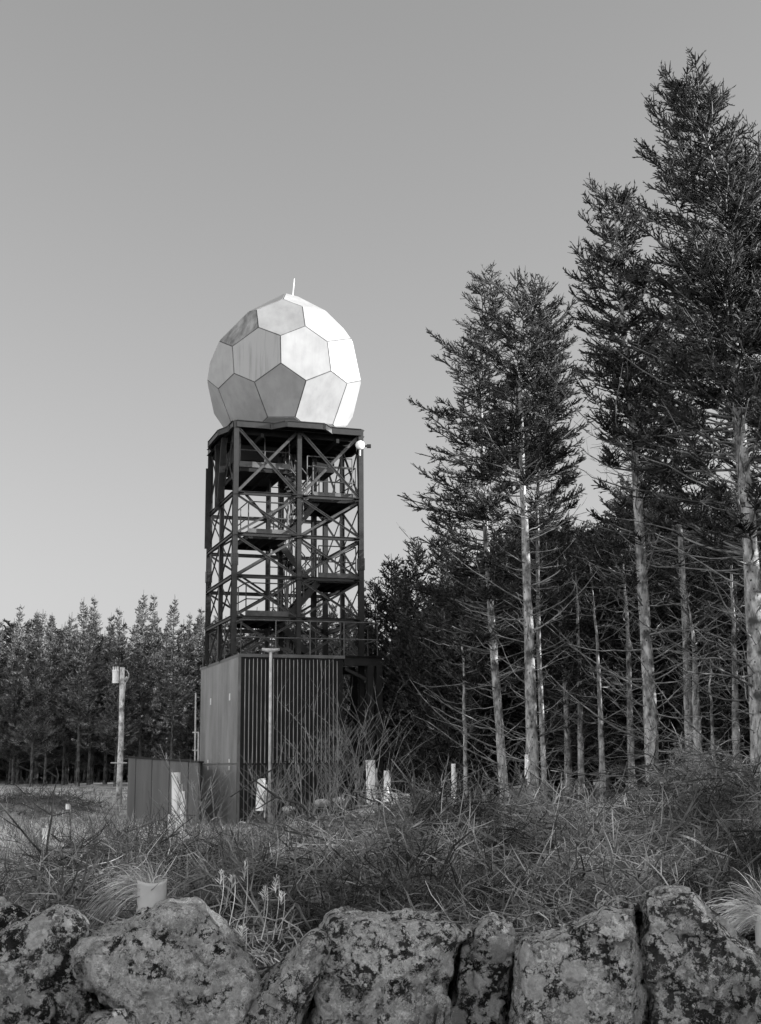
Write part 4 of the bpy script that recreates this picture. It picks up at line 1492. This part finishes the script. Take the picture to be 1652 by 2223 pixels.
shrub(722, 1760, 19, 1500, 'tall leafless sapling before the right part of the ribbed wall', 1, 8, .010, spread=.2, sub=12)
shrub(775, 1750, 20, 1540, 'leafless sapling right of the tall one, under the steel portal', 2, 7, .007, spread=.2)
shrub(670, 1780, 17.5, 1600, 'leafless sapling with wide low stems before the ribbed wall', 3, 5, .012, spread=.4)
shrub(590, 1780, 17, 1590, 'leafless sapling beside the pale vent pipe foot', 4, 4, .011, spread=.3)
shrub(480, 1790, 16, 1640, 'twiggy bare bush in front of the low enclosure end', 5, 6, .010, spread=.55)
shrub(880, 1760, 18, 1665, 'arching bare bush right of the widest tree shelter', 6, 7, .010, spread=.35, curl=.4)
shrub(1050, 1720, 21, 1625, 'twiggy bare bush at the foot of the slim dark spruce', 7, 8, .012, spread=.5, curl=.4)
shrub(1100, 1730, 20, 1640, 'twiggy bare bush between the two nearest spruce feet', 8, 7, .012, spread=.5, curl=.4)
shrub(1230, 1730, 19, 1625, 'dense bare bush right of the palest trunk', 9, 9, .011, spread=.6, curl=.35)
shrub(1330, 1740, 18, 1640, 'bare bush leaning right before the second tallest trunk', 10, 8, .011, spread=.4, lean=(.5, 0))
shrub(1560, 1760, 16, 1680, 'bare bush at the lower right before the tallest trunk', 11, 7, .010, spread=.5)
# dark forked saplings left
m = MB(); Yd = 12.5
b = P(112, 1920, Yd)
m.tube([P(130, 1990, Yd), P(100, 1862, Yd)], [.017, .014], 6)
m.tube([P(100, 1862, Yd), P(104, 1820, Yd), P(113, 1770, Yd), P(116, 1720, Yd), P(127, 1685, Yd), P(122, 1665, Yd)], [.012, .011, .009, .007, .005, .003], 6)
m.tube([P(100, 1862, Yd), P(70, 1830, Yd-.2), P(45, 1800, Yd-.4), P(20, 1770, Yd-.5), P(-20, 1720, Yd-.6)], [.011, .009, .008, .007, .006], 6)
m.tube([P(112, 1770, Yd), P(80, 1750, Yd), P(55, 1725, Yd), P(35, 1705, Yd), P(-5, 1697, Yd)], [.006, .0055, .005, .004, .003], 5)
m.tube([P(127, 1690, Yd), P(90, 1665, Yd), P(60, 1645, Yd)], [.004, .0035, .002], 5)
m.tube([P(112, 1772, Yd), P(140, 1765, Yd), P(155, 1762, Yd)], [.004, .003, .002], 5)
m.tube([P(45, 1800, Yd-.4), P(20, 1785, Yd-.4), P(-5, 1768, Yd-.5)], [.006, .005, .003], 5)
o = m.build('bare_sapling', M_sap_dark, loc=P(130, 1990, Yd)); tag(o, 'dark forked sapling leaning over the grass at the left edge', 'sapling', GSh)
shrub(300, 1840, 15, 1740, 'dark low bare bush left of the cluster of tree shelters', 14, 5, .010, mat=M_sap_dark, spread=.7)
shrub(345, 1830, 15.5, 1750, 'dark twigs leaning right beside the cluster of tree shelters', 15, 4, .010, mat=M_sap_dark, spread=.3, lean=(.7, 0))
m = MB(); Yb = 15.5
m.tube([P(500, 1730, Yb), P(560, 1690, Yb), P(600, 1665, Yb), P(640, 1640, Yb)], [.008, .012, .009, .005], 6)
m.tube([P(548, 1690, Yb), P(600, 1730, Yb), P(650, 1745, Yb), P(690, 1780, Yb), P(710, 1800, Yb)], [.008, .016, .018, .02, .022], 6)
m.tube([P(600, 1730, Yb), P(560, 1755, Yb), P(530, 1760, Yb)], [.009, .007, .004], 6)
o = m.build('fallen_bough', M_sap_dark, loc=P(600, 1730, Yb)); tag(o, 'dark crooked bough lying across the top of the brash heap', 'branch')

# ------------------------------------------------------------------ tree shelters
GTu = 'plastic tree shelters planted in the clearing'


def shelter(x, yt, yb, w, Y, label, tilt=0., mat=None):
    top = P(x+tilt, yt, Y); bot = P(x, yb, Y)
    r = w/FD*Y/2/1.0
    t = empty('tree_shelter', bot, label, 'tree shelter', GTu)
    ax = (top-bot); n = 16
    rings = []
    for (s, rr) in ((0, r), (.35, r*1.02), (.7, r*.99), (.99, r), (1.0, r*1.07), (1.0, r*.92), (.6, r*.92)):
        c = bot+ax*s
        rings.append([c+Vector((math.cos(i*2*PI/n)*rr*(1+.03*math.sin(3*i+s*9)), math.sin(i*2*PI/n)*rr, 0)) for i in range(n)])
    V = [tuple(v) for rg in rings for v in rg]
    F = [(j*n+i, j*n+(i+1) % n, (j+1)*n+(i+1) % n, (j+1)*n+i) for j in range(len(rings)-1) for i in range(n)]
    MB().add(V, F).build('tube', mat or M_tube, t, smooth=True)
    st = bot+Vector((r*1.25, r*.5, 0))
    MB().bar(st-Vector((0, 0, .1)), st+ax*.82, .022, .022).build('stake', M_galv, t)
    return t


shelter(383, 1677, 1812, 19, 26.5, 'tallest wide tree shelter of the cluster before the low enclosure', tilt=-1)
shelter(395, 1718, 1812, 9, 26.2, 'narrow tree shelter leaning on the right of the tallest one', tilt=2)
shelter(370, 1768, 1812, 11, 25.5, 'half-height tree shelter left of the tallest one')
shelter(352, 1805, 1822, 26, 24.5, 'short squat shelter at the left of the cluster')
shelter(99, 1798, 1832, 14, 23, 'small lone tree shelter in the grass behind the forked sapling')
shelter(147, 1745, 1757, 9, 44, 'tiny shelter far off by the dark hump of brash')
shelter(563, 1690, 1760, 17, 20, 'tilted tree shelter in the brash before the building corner', tilt=5)
shelter(806, 1650, 1750, 20, 21.5, 'widest straight tree shelter right of the building', tilt=-2)
shelter(839, 1673, 1750, 12, 22.5, 'narrower shelter next right of the widest straight one')
shelter(857, 1719, 1750, 17, 23, 'short shelter stub at the foot of the narrower one')
shelter(882, 1723, 1752, 15, 23.5, 'second short stub, right of the first short stub')
shelter(985, 1658, 1762, 9, 25, 'slim solitary shelter in front of the dark wood', tilt=-1)
shelter(1143, 1638, 1690, 8, 24, 'slim bright shelter against the foot of the palest trunk')

# big foreground guards with grass tufts
def guard(x, yt, w, Y, label, gl, seed, dirx):
    top = P(x, yt, Y); g = gzs(top.x, top.y); r = w/FD*Y/2
    t = empty('plant_guard', (top.x, top.y, g), label, 'plant guard', 'grey plastic plant guards behind the wall')
    n = 28; prof = [(g-.05, 1.0), ((g+top.z)/2, 1.02), (top.z-.02, 1.0), (top.z, 1.03), (top.z, .97), (g, .96)]
    V = []; F = []
    for z, s in prof:
        for i in range(n):
            a = i*2*PI/n
            V.append((top.x+math.cos(a)*r*s*(1+.02*math.sin(2*a)), top.y+math.sin(a)*r*s, z+(.01*math.sin(a*2+1) if z > g+.3 else 0)))
    for j in range(len(prof)-1):
        for i in range(n): F.append((j*n+i, j*n+(i+1) % n, (j+1)*n+(i+1) % n, (j+1)*n+i))
    MB().add(V, F).build('sleeve', M_guard, t, smooth=True)
    MB().bar((top.x-r*.55, top.y-r*.9, g), (top.x-r*.55, top.y-r*.9, g+(top.z-g)*.66), .04, .03).build('stake', M_sap_dark, t)
    R = np.random.default_rng(seed); nb = 430
    a = R.uniform(0, 6.28, nb); rr = r*.75*np.sqrt(R.uniform(0, 1, nb))
    o = np.stack([top.x-r*.12+rr*np.cos(a), top.y+r*.2+rr*np.sin(a), np.full(nb, top.z-.12)], -1)
    dx = R.normal(dirx, .55, nb); dyy = R.normal(.25, .35, nb); ln = R.uniform(.10, .40, nb)*R.uniform(.7, 1.1, nb)
    upw = R.uniform(.35, 1.0, nb)
    tt = np.linspace(0, 1, 7)
    Pt = o[:, None]+np.stack([dx[:, None]*ln[:, None]*tt**1.3, dyy[:, None]*ln[:, None]*tt**1.3,
                              (ln*upw)[:, None]*tt*1.25+.08*tt-(ln*np.abs(dx)*1.15)[:, None]*tt**2.4], -1)
    W = .0030*R.uniform(.6, 1.3, nb)[:, None]*np.array([1, 1, .95, .85, .7, .5, .12])[None]
    V, F = ribbons(Pt, W, nrm(np.stack([R.normal(0, .4, nb), np.ones(nb)*.3+R.normal(0, .4, nb), np.ones(nb)*.8], -1)))
    o = MB().add(V, F).build('grass_tuft', M_tuft, loc=(top.x, top.y, top.z)); tag(o, gl, 'grass tuft', 'long grass tufts spilling over plant guards')


guard(330, 1912, 61, 9.2, 'round grey plant guard standing behind the domed wall stone', 'long pale grass spilling left over the round grey guard', 31, -.85)
guard(1668, 1966, 60, 8.2, 'grey plant guard cut by the right edge of the view', 'long pale grass drooping over the guard at the right edge', 32, -.75)

# seed stalks
R_ = random.Random(9)
m = MB()
for (x, yt, yb, Y) in ((532, 1868, 2030, 7.5), (600, 1900, 2040, 7), (612, 1935, 2040, 7.2), (575, 1925, 2040, 7), (480, 1890, 2000, 7.6), (505, 1900, 2010, 7.4), (528, 2010, 2100, 6)):
    p = P(x-8, yb, Y); q = P(x, yt, Y)
    pts = [p.lerp(q, t)+Vector((.02*math.sin(t*2.5), 0, 0)) for t in np.linspace(0, 1, 7)]
    m.tube(pts, np.linspace(.0028, .0012, 7), 4)
    for k in range(16):
        b = p.lerp(q, .72+.28*k/16)
        d = Vector((R_.gauss(0, 1), R_.gauss(0, .6), 1.1)).normalized()*R_.uniform(.03, .055)*(1.15-k/20)
        m.tube([b, b+d*.5, b+d], [.001, .003, .001], 4)
o = m.build('seed_stalks', M_grass_light); tag(o, 'dry feathery seed stalks standing behind the wall', kind='stuff')

# pale stones in the clearing
GPk = 'pale rubble stones among the brash'
for (x, y, Y, s, lb) in ((626, 1757, 18, .09, 'small white stone on the brash left of the bough'), (700, 1742, 21, .12, 'broad pale rock in the grass before the ribbed wall'),
                         (735, 1738, 22, .10, 'pale rock right of the broad one'), (795, 1765, 16.5, .10, 'small pale stone below the widest tree shelter'),
                         (340, 1828, 19, .22, 'flat pale rock under the shelter cluster'), (395, 1825, 18.5, .2, 'pale rock right of the flat one under the shelter cluster'),
                         (115, 1838, 17, .16, 'flat pale rock beside the forked sapling')):
    c = P(x, y, Y)
    bm = bmesh.new(); bmesh.ops.create_icosphere(bm, subdivisions=3, radius=s)
    for v in bm.verts:
        v.co.z *= .55
        v.co *= 1+.35*mnoise.noise(v.co*(2.2/s*.4)+Vector((x, y, 0)))
    me = bpy.data.meshes.new('rock'); bm.to_mesh(me); bm.free(); me.materials.append(M_rock)
    o = bpy.data.objects.new('rock', me); o.location = c; COL.objects.link(o)
    tag(o, lb, 'rock', GPk)

# ------------------------------------------------------------------ dry stone wall in the foreground
GW = 'lichen covered cope stones of the dry stone wall'


def stone(outline, Y, thick, label, seed, cover, base=.05, pale=.5, front=.90, rough=1., vox=.0065):
    pts = np.array(outline, dtype=float)
    # subdivide outline
    P0 = []
    n = len(pts)
    for i in range(n):
        p, q = pts[i], pts[(i+1) % n]
        k = max(1, int(np.linalg.norm(q-p)/40))
        for j in range(k): P0.append(p+(q-p)*j/k)
    P0 = np.array(P0); n = len(P0)
    c = P0.mean(axis=0)
    if vox < .01: P0 = c+(P0-c)*(1-4./np.linalg.norm(P0-c, axis=1, keepdims=True))
    rings = []
    for (s, dY) in ((.90, -.03), (min(.97, front+.05), -.018), (1.0, .03), (1.0, thick*.6), (.9, thick)):
        rings.append([tuple(P(*(c+(p-c)*s), Y+dY)) for p in P0])
    V = [v for r in rings for v in r]
    V.append(tuple(P(c[0], c[1], Y-.055))); V.append(tuple(P(c[0], c[1], Y+thick)))
    m = MB()
    F = [[j*n+i, j*n+(i+1) % n, (j+1)*n+(i+1) % n, (j+1)*n+i] for j in range(len(rings)-1) for i in range(n)]
    tri = [[len(V)-2, (i+1) % n, i] for i in range(n)]+[[len(V)-1, (len(rings)-1)*n+i, (len(rings)-1)*n+(i+1) % n] for i in range(n)]
    me = bpy.data.meshes.new('tmp'); me.from_pydata(V, [], F+tri); me.update()
    bm = bmesh.new(); bm.from_mesh(me); bmesh.ops.recalc_face_normals(bm, faces=bm.faces[:]); bm.to_mesh(me); bm.free()
    o = bpy.data.objects.new('tmp', me); COL.objects.link(o)
    md = o.modifiers.new('r', 'REMESH'); md.mode = 'VOXEL'; md.voxel_size = vox
    ms = o.modifiers.new('s', 'SMOOTH'); ms.iterations = 1; ms.factor = .5
    dg = bpy.context.evaluated_depsgraph_get(); dg.update()
    me2 = bpy.data.meshes.new_from_object(o.evaluated_get(dg))
    bpy.data.objects.remove(o); bpy.data.meshes.remove(me)
    me2.name = 'wall_stone'
    nv = len(me2.vertices)
    co = np.empty(nv*3, dtype=np.float32); me2.vertices.foreach_get('co', co); co = co.reshape(-1, 3)
    no = np.empty(nv*3, dtype=np.float32); me2.vertex_normals.foreach_get('vector', no); no = no.reshape(-1, 3)
    sv = Vector((seed*3.7, seed*1.9, seed*2.3))
    dsp = np.empty(nv)
    for i in range(nv):
        v = Vector(co[i])+sv
        a = mnoise.fractal(v*3.6, .9, 2.1, 3)*.016
        for fs, fa in ((5.5, .22), (15., .16)):      # chipped planes and cracks between them
            w_ = v*fs+mnoise.noise_vector(v*fs*.8)*.25
            dist, pt = mnoise.voronoi(w_)
            rd = mnoise.noise_vector(pt[0]*3.1+Vector((5, 1, 2)))
            a += max(-.011, min(.011, (w_-pt[0]).dot(rd)/fs*fa*1.6))
            cr_ = dist[1]-dist[0]
            if cr_ < .05: a -= (.05-cr_)/.05*.004*(1 if fs < 10 else .5)
        b_ = mnoise.fractal(v*24., .7, 2.2, 4)
        b_ = b_*.0052*rough
        f_ = abs(mnoise.noise(v*11.))
        dsp[i] = a+b_-(.003*max(0, .10-f_)*10 if f_ < .10 else 0)*rough
    co = co+no*dsp[:, None]
    base_ = np.array([co[:, 0].mean(), co[:, 1].mean(), co[:, 2].min()])
    me2.vertices.foreach_set('co', (co-base_).astype(np.float32).ravel())
    me2.polygons.foreach_set('use_smooth', np.ones(len(me2.polygons), dtype=bool))
    me2.update()
    me2.materials.clear(); me2.materials.append(lichen_stone('lichen_stone', seed, cover, base, pale))
    ob = bpy.data.objects.new('wall_stone', me2); ob.location = base_; COL.objects.link(ob)
    tag(ob, label, 'stone', GW)
    return ob


stone([(-60, 1930), (0, 1942), (38, 1965), (72, 1992), (60, 2060), (-60, 2090)], 3.75, .3, 'dark stone peeping out behind the leftmost wall stone', 1, .1, .04)
stone([(-80, 2050), (0, 2022), (60, 1992), (118, 1962), (160, 1972), (186, 2005), (160, 2060), (160, 2090), (188, 2130), (225, 2180), (240, 2300), (-80, 2330)], 3.1, .4,
      'leftmost big wall stone with dark face and round pale lichen spots', 2, .35, .045, .42)
stone([(158, 2068), (185, 2035), (240, 2015), (300, 1994), (368, 1962), (432, 1960), (480, 2002), (520, 2048), (556, 2105), (562, 2160), (540, 2230), (530, 2300), (345, 2300), (262, 2200), (205, 2150), (168, 2105)], 2.95, .5,
      'large domed wall stone crusted all over with pale lichen', 3, 1.25, .06, .46, rough=1.6)
stone([(200, 2225), (215, 2208), (235, 2197), (262, 2195), (285, 2215), (310, 2300), (190, 2300)], 2.85, .3, 'small stone wedged under the domed one at the bottom edge', 4, .8, .07, .5)
stone([(528, 2205), (560, 2150), (620, 2092), (672, 2042), (700, 2030), (698, 2082), (684, 2150), (655, 2230), (640, 2310), (505, 2310)], 3.0, .42,
      'wedge shaped wall stone sloping down left of the centre gap', 5, .7, .06, .5)
stone([(706, 2020), (716, 1990), (752, 1975), (800, 1985), (868, 1997), (950, 2006), (1030, 2020), (996, 2045), (984, 2100), (968, 2175), (948, 2310), (655, 2310), (684, 2200), (700, 2080)], 3.05, .5,
      'broad flat topped wall stone in the middle of the picture', 6, .8, .06, .46, front=.94)
stone([(992, 2045), (1034, 2016), (1050, 1992), (1073, 1984), (1098, 1998), (1122, 2028), (1124, 2075), (1112, 2110), (1108, 2180), (1096, 2310), (952, 2310), (972, 2200), (982, 2110)], 3.15, .4,
      'narrow wall stone with a thumb-like knob, right of the broad one', 7, .7, .05, .42)
stone([(948, 2200), (956, 2168), (968, 2160), (978, 2180), (984, 2310), (940, 2310)], 2.95, .2, 'slim pinning stone jammed between broad and knobbed stones', 8, .9, .1, .5)
stone([(1122, 2062), (1134, 2037), (1198, 2023), (1226, 2009), (1262, 2012), (1312, 1958), (1352, 1959), (1386, 1966), (1384, 2041), (1391, 2125), (1396, 2150), (1386, 2310), (1098, 2310), (1116, 2180)], 3.0, .48,
      'big wall stone with a stepped left shoulder, left of the dark cleft', 9, .75, .05, .46)
stone([(1396, 1975), (1402, 1953), (1424, 1940), (1483, 1938), (1510, 1950), (1536, 1981), (1594, 2031), (1656, 2078), (1690, 2110), (1700, 2310), (1392, 2310), (1402, 2150), (1394, 2050)], 3.05, .5,
      'big wall stone right of the dark cleft with a smooth dark patch', 10, .45, .07, .46)
stone([(1640, 2120), (1680, 2100), (1740, 2120), (1740, 2310), (1668, 2310), (1640, 2180)], 2.85, .35, 'pale stone cut by the right edge of the view', 11, .9, .08, .5)
GC = 'rough inner stones of the dry stone wall'
for i, (x0, x1) in enumerate(((-80, 230), (235, 520), (525, 760), (765, 1040), (1045, 1300), (1305, 1560), (1565, 1780))):
    yt = 2095 if i == 1 else 2085
    o = stone([(x0, yt+15), ((x0+x1)/2, yt), (x1, yt+10), (x1, 2420), (x0, 2420)], 3.62, .25, 'dark packed stone inside the wall, glimpsed in the gaps between cope stones', 20+i, .1, .03, .2, vox=.02)
    o['group'] = GC
for i, (x0, x1) in enumerate(((-80, 330), (340, 800), (810, 1250), (1260, 1760))):
    o = stone([(x0, 2318), (x1, 2318), (x1, 2900), (x0, 2900)], 2.95, .6, 'lower course stone of the wall, just below the bottom edge', 30+i, .4, .05, .4, vox=.02)
    o['group'] = 'lower course stones of the dry stone wall'

# the wall goes on to both sides of the view
src_ = [o for o in list(bpy.data.objects) if o.name.startswith('wall_stone') and o.get('group') == GW and o['label'].startswith(('big', 'broad', 'large'))]
k_ = 0
for sgn in (-1, 1):
    for i in range(5):
        o0 = src_[(i+(2 if sgn > 0 else 0)) % len(src_)]
        o = o0.copy(); COL.objects.link(o)
        o.location = (sgn*(1.22+i*.34), 2.98+.06*(i % 2), o0.location.z+.0)
        o.rotation_euler.z = rsd.uniform(-.25, .25)
        tag(o, 'cope stone of the wall going on outside the view', 'stone', 'cope stones outside the view'); k_ += 1
